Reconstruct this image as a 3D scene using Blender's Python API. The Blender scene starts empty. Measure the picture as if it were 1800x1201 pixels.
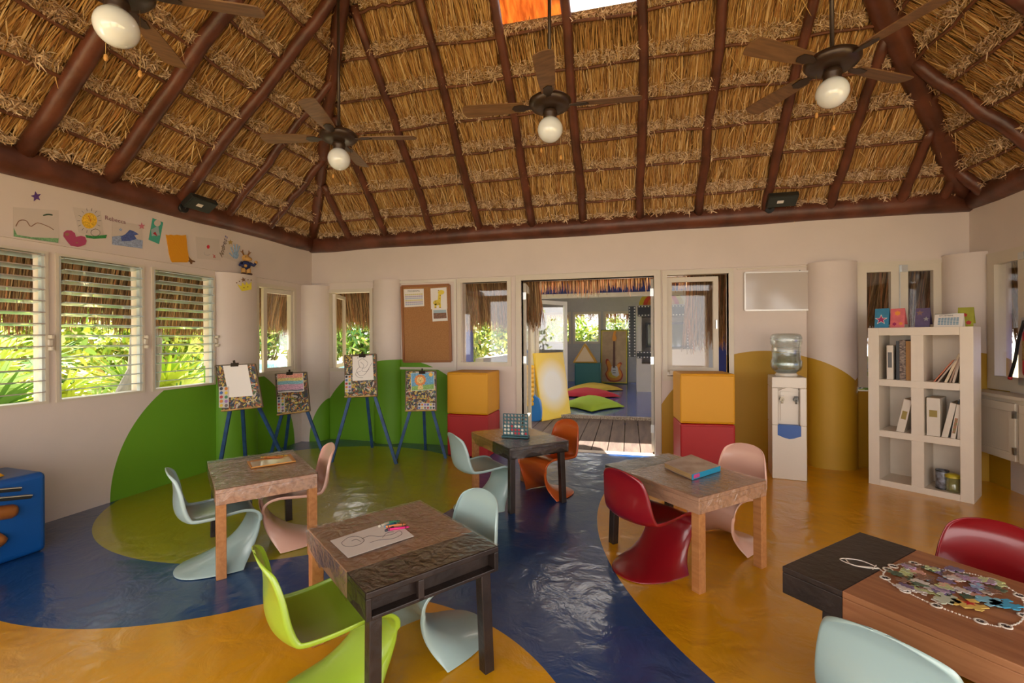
import bpy, math, random
import numpy as np
from mathutils import Vector, Matrix
random.seed(7); rng = np.random.default_rng(11)
S = bpy.context.scene
# ------------------------------------------------------------------ camera, sky, sun, exposure
F = 816.; HY = 593.5; RL = -.0056; AG = .2473; EH = 1.38      # pixels of an 1800 wide frame; eye height
U0 = -4.276; V0 = 5.581; UR = 3.279; VB = -1.9                # inner faces of left, back, right wall; rear eave
cam = bpy.data.cameras.new('camera'); camo = bpy.data.objects.new('camera', cam); S.collection.objects.link(camo)
cam.sensor_width = 36; cam.lens = F * 36 / 1800; cam.shift_y = -7 / 1800; cam.clip_start = .05; cam.clip_end = 300
cr, sr = math.cos(RL), math.sin(RL); c_, s_ = math.cos(AG), math.sin(AG)
COSR, SINR, COSA, SINA = cr, sr, c_, s_
fw = Vector((-s_, c_, 0)); rt0 = Vector((c_, s_, 0)); up0 = Vector((0, 0, 1))
rt = rt0 * cr + up0 * sr; up = -rt0 * sr + up0 * cr
M = Matrix((rt, up, -fw)).transposed().to_4x4(); M.translation = (0, 0, EH); camo.matrix_world = M
S.camera = camo
W = bpy.data.worlds.new('sky'); S.world = W; W.use_nodes = True
bg = W.node_tree.nodes['Background']; bg.inputs[0].default_value = (1.0, .95, .91, 1); bg.inputs[1].default_value = 2.0
sl = bpy.data.lights.new('sun', 'SUN'); sl.energy = 10; sl.angle = .012; sl.color = (1, .93, .8)
so = bpy.data.objects.new('sun', sl); S.collection.objects.link(so)
so.rotation_euler = (-Vector((-.40, .27, 1))).to_track_quat('-Z', 'Y').to_euler()
S.view_settings.view_transform = 'Standard'; S.view_settings.look = 'None'
S.view_settings.exposure = 1.4; S.view_settings.gamma = 1; S.view_settings.use_curve_mapping = False
try:
    S.cycles.use_denoising = True; S.cycles.max_bounces = 10; S.cycles.transparent_max_bounces = 24
    S.cycles.sample_clamp_indirect = 6; S.cycles.caustics_reflective = False; S.cycles.caustics_refractive = False
except Exception: pass

# ------------------------------------------------------------------ pixel -> place helpers
def ray(x, y):
    a, b = x - 900, -(y - HY); a, b = a * COSR - b * SINR, a * SINR + b * COSR
    return Vector((a * COSA - F * SINA, a * SINA + F * COSA, b))
def fl(x, y, z=0.):
    d = ray(x, y); t = (z - EH) / d.z; return Vector((d.x * t, d.y * t, z))
def bw(x, y, v=V0):
    d = ray(x, y); t = v / d.y; return Vector((d.x * t, v, EH + d.z * t))
def lw(x, y, u=U0):
    d = ray(x, y); t = u / d.x; return Vector((u, d.y * t, EH + d.z * t))

# ------------------------------------------------------------------ materials
def srgb(h):
    h = h.lstrip('#'); v = [int(h[i:i + 2], 16) / 255 for i in (0, 2, 4)]
    return tuple((q / 12.92 if q <= .04045 else ((q + .055) / 1.055) ** 2.4) for q in v)
MC = {}
def mat(name, col=None, rough=.5, metal=0., var=0., vscale=8., bump=0., bscale=40., coat=0., trans=0., col2=None, stretch=None, emis=None, sub=0.):
    if name in MC: return MC[name]
    m = bpy.data.materials.new(name); m.use_nodes = True; nt = m.node_tree; n = nt.nodes; b = n['Principled BSDF']
    if isinstance(col, str): col = srgb(col)
    if isinstance(col2, str): col2 = srgb(col2)
    b.inputs['Base Color'].default_value = (*col, 1); b.inputs['Roughness'].default_value = rough; b.inputs['Metallic'].default_value = metal
    b.inputs['Coat Weight'].default_value = coat; b.inputs['Coat Roughness'].default_value = .08
    b.inputs['Transmission Weight'].default_value = trans
    if emis: b.inputs['Emission Color'].default_value = (*emis[0], 1); b.inputs['Emission Strength'].default_value = emis[1]
    tc = n.new('ShaderNodeTexCoord'); mp = n.new('ShaderNodeMapping'); nt.links.new(tc.outputs['Object'], mp.inputs[0])
    if stretch: mp.inputs['Scale'].default_value = stretch
    if var or col2:
        nz = n.new('ShaderNodeTexNoise'); nz.inputs['Scale'].default_value = vscale; nz.inputs['Detail'].default_value = 5
        nt.links.new(mp.outputs[0], nz.inputs['Vector'])
        mx = n.new('ShaderNodeMix'); mx.data_type = 'RGBA'
        rp = n.new('ShaderNodeMapRange'); rp.inputs[1].default_value = .35; rp.inputs[2].default_value = .65
        nt.links.new(nz.outputs[0], rp.inputs[0]); nt.links.new(rp.outputs[0], mx.inputs[0])
        lo = col2 if col2 else tuple(max(0, q * (1 - var)) for q in col); hi = col if col2 else tuple(min(1, q * (1 + var)) for q in col)
        mx.inputs[6].default_value = (*lo, 1); mx.inputs[7].default_value = (*hi, 1); nt.links.new(mx.outputs[2], b.inputs['Base Color'])
    if bump:
        nb = n.new('ShaderNodeTexNoise'); nb.inputs['Scale'].default_value = bscale; nb.inputs['Detail'].default_value = 4
        nt.links.new(mp.outputs[0], nb.inputs['Vector'])
        bp = n.new('ShaderNodeBump'); bp.inputs['Strength'].default_value = bump; bp.inputs['Distance'].default_value = .02
        nt.links.new(nb.outputs[0], bp.inputs['Height']); nt.links.new(bp.outputs[0], b.inputs['Normal'])
    MC[name] = m; return m
def glassy(name, tint=(1, 1, 1), refl=.12, rough=.02, bump=0, bscale=30, alpha=0., acol=(1, 1, 1)):
    """thin pane: mostly transparent with a reflection, no refraction"""
    if name in MC: return MC[name]
    m = bpy.data.materials.new(name); m.use_nodes = True; nt = m.node_tree; n = nt.nodes; n.clear()
    out = n.new('ShaderNodeOutputMaterial'); tr = n.new('ShaderNodeBsdfTransparent'); tr.inputs[0].default_value = (*tint, 1)
    gl = n.new('ShaderNodeBsdfGlossy'); gl.inputs['Roughness'].default_value = rough
    fr = n.new('ShaderNodeLayerWeight'); fr.inputs[0].default_value = .35
    mr = n.new('ShaderNodeMapRange'); mr.inputs[3].default_value = refl * .45; mr.inputs[4].default_value = min(1, refl * 5)
    mx = n.new('ShaderNodeMixShader'); nt.links.new(fr.outputs['Facing'], mr.inputs[0]); nt.links.new(mr.outputs[0], mx.inputs[0])
    nt.links.new(tr.outputs[0], mx.inputs[1]); nt.links.new(gl.outputs[0], mx.inputs[2]); last = mx
    if alpha:
        df = n.new('ShaderNodeBsdfDiffuse'); df.inputs[0].default_value = (*acol, 1); m2 = n.new('ShaderNodeMixShader'); m2.inputs[0].default_value = alpha
        nt.links.new(mx.outputs[0], m2.inputs[1]); nt.links.new(df.outputs[0], m2.inputs[2]); last = m2
    if bump:
        tc = n.new('ShaderNodeTexCoord'); nb = n.new('ShaderNodeTexNoise'); nb.inputs['Scale'].default_value = bscale; nb.inputs['Detail'].default_value = 4
        nb.inputs['Distortion'].default_value = 1.2
        nt.links.new(tc.outputs['Object'], nb.inputs['Vector']); bp = n.new('ShaderNodeBump'); bp.inputs['Strength'].default_value = bump; bp.inputs['Distance'].default_value = .02
        nt.links.new(nb.outputs[0], bp.inputs['Height']); nt.links.new(bp.outputs[0], gl.inputs['Normal'])
    nt.links.new(last.outputs[0], out.inputs[0]); MC[name] = m; return m
def node_mask(nt, pos, kind, p):
    """0/1 mask from world position. circle: (axis_a, axis_b, ca, cb, ra, rb)"""
    n = nt.nodes
    def mth(op, a, b=None):
        k = n.new('ShaderNodeMath'); k.operation = op
        for i, v in enumerate((a, b)):
            if v is None: continue
            if isinstance(v, (int, float)): k.inputs[i].default_value = v
            else: nt.links.new(v, k.inputs[i])
        return k.outputs[0]
    if kind == 'circle':
        a, b, ca, cb, ra, rb = p
        x = mth('DIVIDE', mth('SUBTRACT', pos[a], ca), ra); y = mth('DIVIDE', mth('SUBTRACT', pos[b], cb), rb)
        return mth('LESS_THAN', mth('ADD', mth('MULTIPLY', x, x), mth('MULTIPLY', y, y)), 1.)
    if kind == 'lt': return mth('LESS_THAN', pos[p[0]], p[1])
    if kind == 'line':   # ax+by<c
        return mth('LESS_THAN', mth('ADD', mth('MULTIPLY', pos[0], p[0]), mth('MULTIPLY', pos[1], p[1])), p[2])
    if kind == 'and': return mth('MULTIPLY', p[0], p[1])
    if kind == 'not': return mth('SUBTRACT', 1., p[0])
def painted(name, base, zones, rough, bump, bscale, coat=0., spec=.5, var=.06):
    """one paint job: base colour plus shapes of flat colour laid out in the room; zones: function(nt,pos)->[(mask,col)]"""
    m = bpy.data.materials.new(name); m.use_nodes = True; nt = m.node_tree; n = nt.nodes; b = n['Principled BSDF']
    g = n.new('ShaderNodeNewGeometry'); sp = n.new('ShaderNodeSeparateXYZ'); nt.links.new(g.outputs['Position'], sp.inputs[0])
    cur = None
    for msk, col in [(None, base)] + zones(nt, sp.outputs):
        if msk is None: cur = (*col, 1); continue
        mx = n.new('ShaderNodeMix'); mx.data_type = 'RGBA'; nt.links.new(msk, mx.inputs[0])
        if isinstance(cur, tuple): mx.inputs[6].default_value = cur
        else: nt.links.new(cur, mx.inputs[6])
        mx.inputs[7].default_value = (*col, 1); cur = mx.outputs[2]
    nz = n.new('ShaderNodeTexNoise'); nz.inputs['Scale'].default_value = 2.2; nz.inputs['Detail'].default_value = 6; nt.links.new(g.outputs['Position'], nz.inputs['Vector'])
    mr = n.new('ShaderNodeMapRange'); mr.inputs[1].default_value = .3; mr.inputs[2].default_value = .7; mr.inputs[3].default_value = 1 - var; mr.inputs[4].default_value = 1 + var
    nt.links.new(nz.outputs[0], mr.inputs[0])
    vm = n.new('ShaderNodeVectorMath'); vm.operation = 'SCALE'; nt.links.new(mr.outputs[0], vm.inputs['Scale'])
    if isinstance(cur, tuple): vm.inputs[0].default_value = cur[:3]
    else: nt.links.new(cur, vm.inputs[0])
    nt.links.new(vm.outputs[0], b.inputs['Base Color'])
    b.inputs['Roughness'].default_value = rough; b.inputs['Coat Weight'].default_value = coat; b.inputs['Coat Roughness'].default_value = .12
    b.inputs['Specular IOR Level'].default_value = spec
    if bump:
        nb = n.new('ShaderNodeTexNoise'); nb.inputs['Scale'].default_value = bscale; nb.inputs['Detail'].default_value = 4; nb.inputs['Distortion'].default_value = .6
        nt.links.new(g.outputs['Position'], nb.inputs['Vector'])
        bp = n.new('ShaderNodeBump'); bp.inputs['Strength'].default_value = bump; bp.inputs['Distance'].default_value = .03
        nt.links.new(nb.outputs[0], bp.inputs['Height']); nt.links.new(bp.outputs[0], b.inputs['Normal']); nt.links.new(bp.outputs[0], b.inputs['Coat Normal'])
    return m

white = mat('white_paint', '#d9cfc0', .45, var=.03, vscale=3)
cream = mat('cream_wood', '#d2c6b2', .4)
darkwood = mat('reddish_log', (.115, .035, .018), .42, var=.35, vscale=5, bump=.25, bscale=14)
stickm = mat('thin_stick', (.15, .05, .02), .6, var=.3)
black = mat('black_plastic', (.018, .018, .018), .35)
steel = mat('brushed_steel', (.55, .55, .53), .3, 1.)
paper = mat('white_paper', '#e6dfd6', .7)
glass = glassy('window_glass', refl=.07)

# ------------------------------------------------------------------ mesh builder
class MB:
    def __init__(s, M=None): s.v = []; s.f = []; s.mi = []; s.cur = 0; s.M = M or Matrix.Identity(4); s.sm = []; s.smooth = False
    def add(s, vs, fs):
        o = len(s.v); s.v += [tuple(s.M @ Vector(q)) for q in vs]; s.f += [tuple(i + o for i in q) for q in fs]
        s.mi += [s.cur] * len(fs); s.sm += [s.smooth] * len(fs); return s
    def box(s, a, b):
        x0, x1 = sorted((a[0], b[0])); y0, y1 = sorted((a[1], b[1])); z0, z1 = sorted((a[2], b[2]))
        return s.add([(x0, y0, z0), (x1, y0, z0), (x1, y1, z0), (x0, y1, z0), (x0, y0, z1), (x1, y0, z1), (x1, y1, z1), (x0, y1, z1)],
                     [(0, 3, 2, 1), (4, 5, 6, 7), (0, 1, 5, 4), (1, 2, 6, 5), (2, 3, 7, 6), (3, 0, 4, 7)])
    def cbox(s, c, d): return s.box([c[i] - d[i] / 2 for i in range(3)], [c[i] + d[i] / 2 for i in range(3)])
    def bar(s, p, q, w, t, side=None):
        """rectangular bar from p to q, w across side, t the other way"""
        p, q = Vector(p), Vector(q); d = (q - p).normalized(); side = Vector(side) if side else (Vector((0, 0, 1)).cross(d) if abs(d.z) < .95 else Vector((1, 0, 0)))
        side = (side - d * side.dot(d)).normalized(); n = d.cross(side); vs = []
        for e in (p, q):
            for a, b in ((-1, -1), (1, -1), (1, 1), (-1, 1)): vs.append(e + side * a * w / 2 + n * b * t / 2)
        return s.add(vs, [(0, 3, 2, 1), (4, 5, 6, 7), (0, 1, 5, 4), (1, 2, 6, 5), (2, 3, 7, 6), (3, 0, 4, 7)])
    def tube(s, pts, rs, n=12, caps=True):
        pts = [Vector(p) for p in pts]
        if not hasattr(rs, '__len__'): rs = [rs] * len(pts)
        vs = []; fs = []; ref = None
        for i, p in enumerate(pts):
            d = (pts[min(i + 1, len(pts) - 1)] - pts[max(i - 1, 0)]).normalized()
            if ref is None: ref = Vector((0, 0, 1)) if abs(d.z) < .9 else Vector((1, 0, 0))
            x = (ref - d * ref.dot(d)).normalized(); y = d.cross(x); ref = x
            for k in range(n):
                a = 2 * math.pi * k / n; vs.append(p + (x * math.cos(a) + y * math.sin(a)) * rs[i])
        for i in range(len(pts) - 1):
            for k in range(n): fs.append((i * n + k, i * n + (k + 1) % n, (i + 1) * n + (k + 1) % n, (i + 1) * n + k))
        sm = s.smooth; s.smooth = True; s.add(vs, fs); s.smooth = False
        if caps:
            o = len(s.v) - len(vs); s.f += [tuple(o + k for k in reversed(range(n))), tuple(o + (len(pts) - 1) * n + k for k in range(n))]; s.mi += [s.cur] * 2; s.sm += [False] * 2
        s.smooth = sm; return s
    def lathe(s, prof, c=(0, 0, 0), n=24, a0=0, a1=2 * math.pi):
        full = abs(a1 - a0 - 2 * math.pi) < 1e-6; m = n if full else n + 1; vs = []; fs = []
        for r, z in prof:
            for k in range(m):
                a = a0 + (a1 - a0) * k / n; vs.append((c[0] + r * math.cos(a), c[1] + r * math.sin(a), c[2] + z))
        for i in range(len(prof) - 1):
            for k in range(n):
                k2 = (k + 1) % m if full else k + 1; fs.append((i * m + k, i * m + k2, (i + 1) * m + k2, (i + 1) * m + k))
        sm = s.smooth; s.smooth = True; s.add(vs, fs); s.smooth = sm; return s
    def ball(s, c, r, n=16, sx=1, sy=1, sz=1):
        pr = [(max(1e-4, math.sin(math.pi * i / n)), -math.cos(math.pi * i / n)) for i in range(n + 1)]
        old = s.M; s.M = s.M @ Matrix.Translation(Vector(c)) @ Matrix.Diagonal((r * sx, r * sy, r * sz, 1)); s.lathe(pr, n=n + 4); s.M = old; return s
    def plate(s, pts, nrm, t):
        """polygon (3D points) given thickness t along nrm"""
        pts = [Vector(p) for p in pts]; nrm = Vector(nrm); n = len(pts); vs = pts + [p + nrm * t for p in pts]
        return s.add(vs, [tuple(reversed(range(n))), tuple(range(n, 2 * n))] + [(i, (i + 1) % n, (i + 1) % n + n, i + n) for i in range(n)])
    def build(s, name, mats, parent=None, world=False, bevel=0, seg=2, label=None):
        me = bpy.data.meshes.new(name); vs = s.v
        if parent is not None and world:
            inv = wmat(parent).inverted(); vs = [tuple(inv @ Vector(q)) for q in vs]
        me.from_pydata(vs, [], s.f)
        for m in (mats if isinstance(mats, (list, tuple)) else [mats]): me.materials.append(m)
        me.polygons.foreach_set('material_index', s.mi); me.polygons.foreach_set('use_smooth', s.sm); me.update()
        o = bpy.data.objects.new(name, me); S.collection.objects.link(o)
        if parent is not None: o.parent = parent
        if bevel:
            b = o.modifiers.new('bevel', 'BEVEL'); b.width = bevel; b.segments = seg; b.limit_method = 'ANGLE'; b.angle_limit = .6
            if seg > 2: b.harden_normals = False
        if label: o['label'] = label
        return o
def wmat(o):
    m = Matrix.Translation(o.location) @ o.rotation_euler.to_matrix().to_4x4()
    return wmat(o.parent) @ m if o.parent else m
def tag(o, label, cat, group=None, kind=None):
    o['label'] = label; o['category'] = cat
    if group: o['group'] = group
    if kind: o['kind'] = kind
    return o
def thing(name, label, cat, loc=(0, 0, 0), rz=0., group=None):
    o = bpy.data.objects.new(name, None); S.collection.objects.link(o); o.location = loc; o.rotation_euler = (0, 0, rz); o.empty_display_size = .1
    return tag(o, label, cat, group)
def struct(o): o['kind'] = 'structure'; return o
def dup(o, parent=None):
    c = o.copy(); S.collection.objects.link(c)
    if parent is not None: c.parent = parent
    for ch in list(o.children): dup(ch, c)
    return c
def np_mesh(name, verts, faces4, mats, midx=None, parent=None, smooth=False):
    """fast mesh of quads from numpy arrays"""
    me = bpy.data.meshes.new(name); nv, nf = len(verts), len(faces4)
    me.vertices.add(nv); me.vertices.foreach_set('co', verts.astype(np.float32).ravel())
    me.loops.add(nf * 4); me.loops.foreach_set('vertex_index', faces4.astype(np.int32).ravel())
    me.polygons.add(nf); me.polygons.foreach_set('loop_start', np.arange(nf, dtype=np.int32) * 4); me.polygons.foreach_set('loop_total', np.full(nf, 4, np.int32))
    for m in mats: me.materials.append(m)
    if midx is not None: me.polygons.foreach_set('material_index', midx.astype(np.int32))
    me.update(calc_edges=True); me.validate()
    o = bpy.data.objects.new(name, me); S.collection.objects.link(o)
    if parent is not None: o.parent = parent
    return o
def strands(base, d, length, width, side, droop=None):
    """N ribbons of two quads; base,d,side Nx3; length,width N -> verts (6N), faces (2N)"""
    N = len(base); L = length[:, None]; w = width[:, None] / 2; dr = np.zeros_like(base) if droop is None else droop
    mid = base + d * L * .5 + dr * .35; end = base + d * L + dr
    V = np.stack([base - side * w, base + side * w, mid - side * w, mid + side * w, end - side * w * .35, end + side * w * .35], 1).reshape(-1, 3)
    i = np.arange(N)[:, None] * 6
    Fq = np.concatenate([i + np.array([[0, 1, 3, 2]]), i + np.array([[2, 3, 5, 4]])], 1).reshape(-1, 4)
    return V, Fq
def unit(a): return a / np.maximum(1e-9, np.linalg.norm(a, axis=1, keepdims=True))
def crom(pts, n):
    """catmull-rom through tuples, n samples overall"""
    P = [pts[0]] + list(pts) + [pts[-1]]; out = []; m = len(pts) - 1
    for j in range(n):
        t = j / (n - 1) * m; k = min(int(t), m - 1); t -= k; p0, p1, p2, p3 = P[k:k + 4]
        out.append(tuple(.5 * (2 * b + (c - a) * t + (2 * a - 5 * b + 4 * c - d) * t * t + (3 * b - a - 3 * c + d) * t ** 3) for a, b, c, d in zip(p0, p1, p2, p3)))
    return out
def text_mesh(name, txt, size, M, m, parent=None, ext=.001):
    cu = bpy.data.curves.new(name, 'FONT'); cu.body = txt; cu.size = size; cu.extrude = ext; cu.resolution_u = 2; cu.align_x = 'CENTER'
    t = bpy.data.objects.new(name, cu); S.collection.objects.link(t); bpy.context.view_layer.update()
    me = bpy.data.meshes.new_from_object(t.evaluated_get(bpy.context.evaluated_depsgraph_get())); bpy.data.objects.remove(t)
    me.materials.clear(); me.materials.append(m); me.name = name
    if parent is not None: M = wmat(parent).inverted() @ M
    me.transform(M); o = bpy.data.objects.new(name, me); S.collection.objects.link(o)
    if parent is not None: o.parent = parent
    return o
# ------------------------------------------------------------------ SETTING: floor and walls
def wpt(x, y):                                  # fitted in camera axes -> room axes
    return (x * COSA - y * SINA, x * SINA + y * COSA)
BLUE = (.013, .060, .20); OLIVE = (.36, .34, .014); ORG = (.72, .345, .006)
def floor_zones(nt, pos):
    cR = wpt(3.578, 2.967); cB = wpt(-.859, 1.375); cC = wpt(-2.068, 3.783); cO = wpt(-1.899, 4.394)
    R = node_mask(nt, pos, 'circle', (0, 1, *cR, 2.992, 2.992)); B = node_mask(nt, pos, 'circle', (0, 1, *cB, 1.132, 1.132))
    C = node_mask(nt, pos, 'circle', (0, 1, *cC, 1.568, 1.568)); O = node_mask(nt, pos, 'circle', (0, 1, *cO, 1.546, 1.546))
    # below the blue bay: camera-axes depth < 2.55 and left of the little disc
    l1 = node_mask(nt, pos, 'line', (-SINA, COSA, 2.5)); l2 = node_mask(nt, pos, 'line', (COSA, SINA, -1.22))
    low = node_mask(nt, pos, 'and', (node_mask(nt, pos, 'and', (l1, l2)), node_mask(nt, pos, 'not', (C,))))
    return [(O, OLIVE), (low, ORG), (B, ORG), (R, ORG)]
floor_m = painted('painted_epoxy_floor', BLUE, floor_zones, .30, .30, 6., coat=.7, spec=.35, var=.09)
mb = MB(); mb.box((U0 - .12, VB, -.12), (UR + .12, V0 + .02, 0)); struct(mb.build('floor', floor_m))

WALL = (.68, .58, .51); GREEN = (.135, .34, .010); MUST = (.47, .26, .010)
XB = bw(700, 776).x; YL = lw(397, 640).y
def wall_zones(nt, pos):
    a = node_mask(nt, pos, 'circle', (1, 2, YC, 0, 1.12, 1.10)); a = node_mask(nt, pos, 'and', (a, node_mask(nt, pos, 'lt', (0, U0 + .7))))
    b = node_mask(nt, pos, 'circle', (0, 2, XG, 0, 1.2, 1.10)); 
    c = node_mask(nt, pos, 'circle', (0, 2, XM, 0, 1.24, 1.22)); d = node_mask(nt, pos, 'circle', (0, 2, XM + 1.63, 0, 1.24, 1.22))
    bk = node_mask(nt, pos, 'not', (node_mask(nt, pos, 'lt', (1, V0 - .5)),))
    return [(a, GREEN)] + [(node_mask(nt, pos, 'and', (k, bk)), col) for k, col in ((b, GREEN), (c, MUST), (d, MUST))]
YC = (fl(208, 880).y + fl(520, 782).y) / 2; XG = bw(700, 700).x; XM = bw(1345, 700).x
wall_m = painted('painted_plaster', WALL, wall_zones, .6, .12, 5., var=.035)
BZ = 2.68                                        # centre height of the eave logs
def wall_with_holes(name, horiz, fixed, a0, a1, z1, holes, t=.13, sgn=1):
    """wall of boxes around rectangular holes [(lo,hi,zlo,zhi)] sorted"""
    mb = MB()
    def bx(p, q, za, zb):
        if q - p < 1e-4 or zb - za < 1e-4: return
        if horiz: mb.box((p, fixed, za), (q, fixed + sgn * t, zb))
        else: mb.box((fixed, p, za), (fixed + sgn * t, q, zb))
    cur = a0
    for lo, hi, zl, zh in holes:
        bx(cur, lo, 0, z1); bx(lo, hi, 0, zl); bx(lo, hi, zh, z1); cur = hi
    bx(cur, a1, 0, z1); return struct(mb.build(name, wall_m))
X = lambda px, py=600: bw(px, py).x
Yl = lambda px, py=580: lw(px, py).y
TR = 2.14                                        # underside of the proud band over windows
# left wall: three louvre bays, then the narrow casement
LB = [(1.5, Yl(80)), (Yl(100), Yl(250)), (Yl(268), Yl(375))]
LC = (Yl(449) , Yl(520))
wall_with_holes('wall_left', False, U0, VB, V0 + .13, 2.62, [(-1.3, .9, .91, 2.04), (1.5, LB[0][1], .91, 2.04), (*LB[1], .91, 2.04), (*LB[2], .91, 2.04), (*LC, .93, 2.05)], sgn=-1)
# back wall: casement, fixed left light, doorway, right light, cupboard window
xw2 = (X(575), X(656)); xlw = (X(813), X(895)); xdo = (X(917), X(1150)); xrw = (X(1168), X(1281)); xw4 = (X(1503), X(1662))
wall_with_holes('wall_back', True, V0, U0 - .13, UR + .13, 2.62, [(*xw2, .93, 2.05), (*xlw, 1.05, 2.08), (*xdo, 0, 2.08), (*xrw, .93, 2.09), (*xw4, .8, 2.12)])
# right wall: one window, out of frame beyond; rear opening enlarged to brighten the room
yrw = (2.6, lw(1738, 560, UR).y)
wall_with_holes('wall_right', False, UR, VB, V0 + .13, 2.62, [(-1.6, 2.1, .0, 2.4), (yrw[0], yrw[1], .88, 2.14)])
wall_with_holes('wall_front', True, VB, U0 - .13, UR + .13, 2.62, [(-4.0, -.9, .3, 2.45), (-.5, 3.1, 0, 2.5)], sgn=-1)  # unseen rear wall, its openings enlarged to let more daylight in
# fine ledge lines under the upper band and round the openings
mb = MB(); mb.box((U0, V0 - .018, TR), (UR, V0, TR + .012)); struct(mb.build('trim_1', wall_m))
mb = MB(); mb.box((U0, .9, TR - .03), (U0 + .018, V0, TR - .018)); struct(mb.build('trim_2', wall_m))
# half-round columns that stop at the ledge
def column(name, cx, cy, r, sx, sy, h, label):
    mb = MB(); n = 40; vs = [(cx + r * sx * math.cos(2 * math.pi * k / n), cy + r * sy * math.sin(2 * math.pi * k / n)) for k in range(n)]
    V = [(x, y, 0) for x, y in vs] + [(x, y, h) for x, y in vs]
    mb.smooth = True; mb.add(V, [(k, (k + 1) % n, (k + 1) % n + n, k + n) for k in range(n)]); mb.smooth = False
    mb.add([(x, y, h) for x, y in vs], [tuple(range(n))])
    o = mb.build(name, wall_m); return tag(o, label, 'column', kind='structure')
y0 = (Yl(380) + Yl(447)) / 2
column('column', U0 - .02, y0, .27, .62, 1, 2.10, 'white half-round column between louvre windows and narrow casement')
column('column', X(681), V0 + .02, .20, 1, .72, 2.15, 'white half-round column left of the cork board')
column('column', X(1462), V0 + .02, .235, 1, .75, 2.15, 'half-round column right of the water dispenser')
column('column', U0 + .02, V0 - .02, .26, 1, .8, 2.10, 'rounded corner column between the two casement windows')
column('column', UR + .02, V0 - .04, .26, 1, .8, 2.17, 'rounded corner column behind the white bookshelf')

# ------------------------------------------------------------------ window frames
def rect_frame(mb, P, a0, a1, z0, z1, w, d0, d1, wb=None):
    """P(a,z,d)->point; four bars of width w from depth d0 to d1"""
    wb = wb or w
    for p, q, r, s in ((a0, a1, z0, z0 + wb), (a0, a1, z1 - w, z1), (a0, a0 + w, z0 + wb, z1 - w), (a1 - w, a1, z0 + wb, z1 - w)):
        mb.box(P(p, r, d0), P(q, s, d1))
PB = lambda a, z, d: (a, V0 + d, z)
PL = lambda a, z, d: (U0 - d, a, z)
PR = lambda a, z, d: (UR + d, a, z)
def window(name, P, a0, a1, z0, z1, w=.045, pane=False, d0=-.015, d1=.1):
    mb = MB(); rect_frame(mb, P, a0, a1, z0, z1, w, d0, d1); o = struct(mb.build(name, cream))
    if pane:
        g = MB(); g.box(P(a0 + w, z0 + w, .05), P(a1 - w, z1 - w, .055)); g.build('glass_pane', glass, o)
    return o
def sash(parent, hx, hy, ang, w, z0, z1, handle=True, name='casement_sash', fw_=.05):
    """opened leaf: hinge at hx,hy; direction ang"""
    Mx = Matrix.Translation((hx, hy, 0)) @ Matrix.Rotation(ang, 4, 'Z')
    mb = MB(Mx); Q = lambda a, z, d: (a, d, z); rect_frame(mb, Q, 0, w, z0, z1, fw_, -.02, .02)
    o = mb.build(name, cream, parent)
    g = MB(Mx); g.box((fw_, -.003, z0 + fw_), (w - fw_, .003, z1 - fw_)); g.build('glass_pane', glass, o)
    if handle:
        h = MB(Mx); h.cbox((w - fw_ / 2, -.035, (z0 + z1) / 2), (.016, .03, .1)); h.build('handle', steel, o)
    return o
louvre_glass = glassy('louvre_glass', (.88, .97, 1.), .45, .02, alpha=.28, acol=(.62, .80, .88))  # pale blue diffuse share paints the sky's brightness into the slats
for i, (ya, yb) in enumerate(LB):
    o = window('window_%d' % (i + 1), PL, ya - .012, yb + .012, .90, 2.05, .02)
    mb = MB()
    for yy in (ya + .016, yb - .016): mb.box((U0 + .005, yy - .010, .92), (U0 - .03, yy + .010, 2.03))
    mb.build('louvre_channel', mat('aluminium_white', (.62, .66, .62), .35), o)
    n = 13
    for k in range(n):
        z = .985 + k * (1.02 / (n - 1)); g = MB()
        tilt = .12; cx = U0 - .02
        g.bar((cx, ya + .027, z), (cx, yb - .027, z), .13, .005, side=(1, 0, tilt))
        g.build('glass_louvre', louvre_glass, o)
        e = MB(); e.bar((cx + .065, ya + .027, z + .065 * tilt), (cx + .065, yb - .027, z + .065 * tilt), .003, .007, side=(1, 0, 0)); e.build('louvre_edge', mat('glass_edge_sky_glint' if i else 'glass_edge', (.55, .66, .68) if i else (.42, .36, .32), .25), o)  # second and third bays: sky reflection painted into a lighter edge colour
    h = MB(); zz = 1.36; h.cbox((U0 + .02, yb + .015, zz), (.03, .03, .05)); h.cbox((U0 + .03, yb + .015, zz + .045), (.05, .022, .03)); h.cbox((U0 + .03, yb + .015, zz - .045), (.05, .022, .03))
    h.build('louvre_handle', cream, o, bevel=.006)
o = window('window_4', PL, *LC, .93, 2.05, .045)
sash(o, U0 - .02, LC[1] - .03, math.radians(-97), LC[1] - LC[0] - .22, .97, 2.0)
o = window('window_5', PB, *xw2, .93, 2.05, .045)
sash(o, xw2[0] + .07, V0 + .06, math.radians(108), .5, .97, 2.0, handle=False)
o = window('window_6', PB, X(805), X(899), 1.02, 2.13, .05, pane=True)
o = window('window_7', PB, xrw[0] - .02, xrw[1] + .05, .88, 2.13, .05)
sash(o, xrw[0] + .03, V0 + .06, math.radians(4), xrw[1] - xrw[0] - .12, .97, 2.06, fw_=.055)
mb = MB(); mb.cbox((xrw[0] + .1, V0 - .01, .97), (.09, .05, .05)); mb.build('window_catch', white, o)
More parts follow.
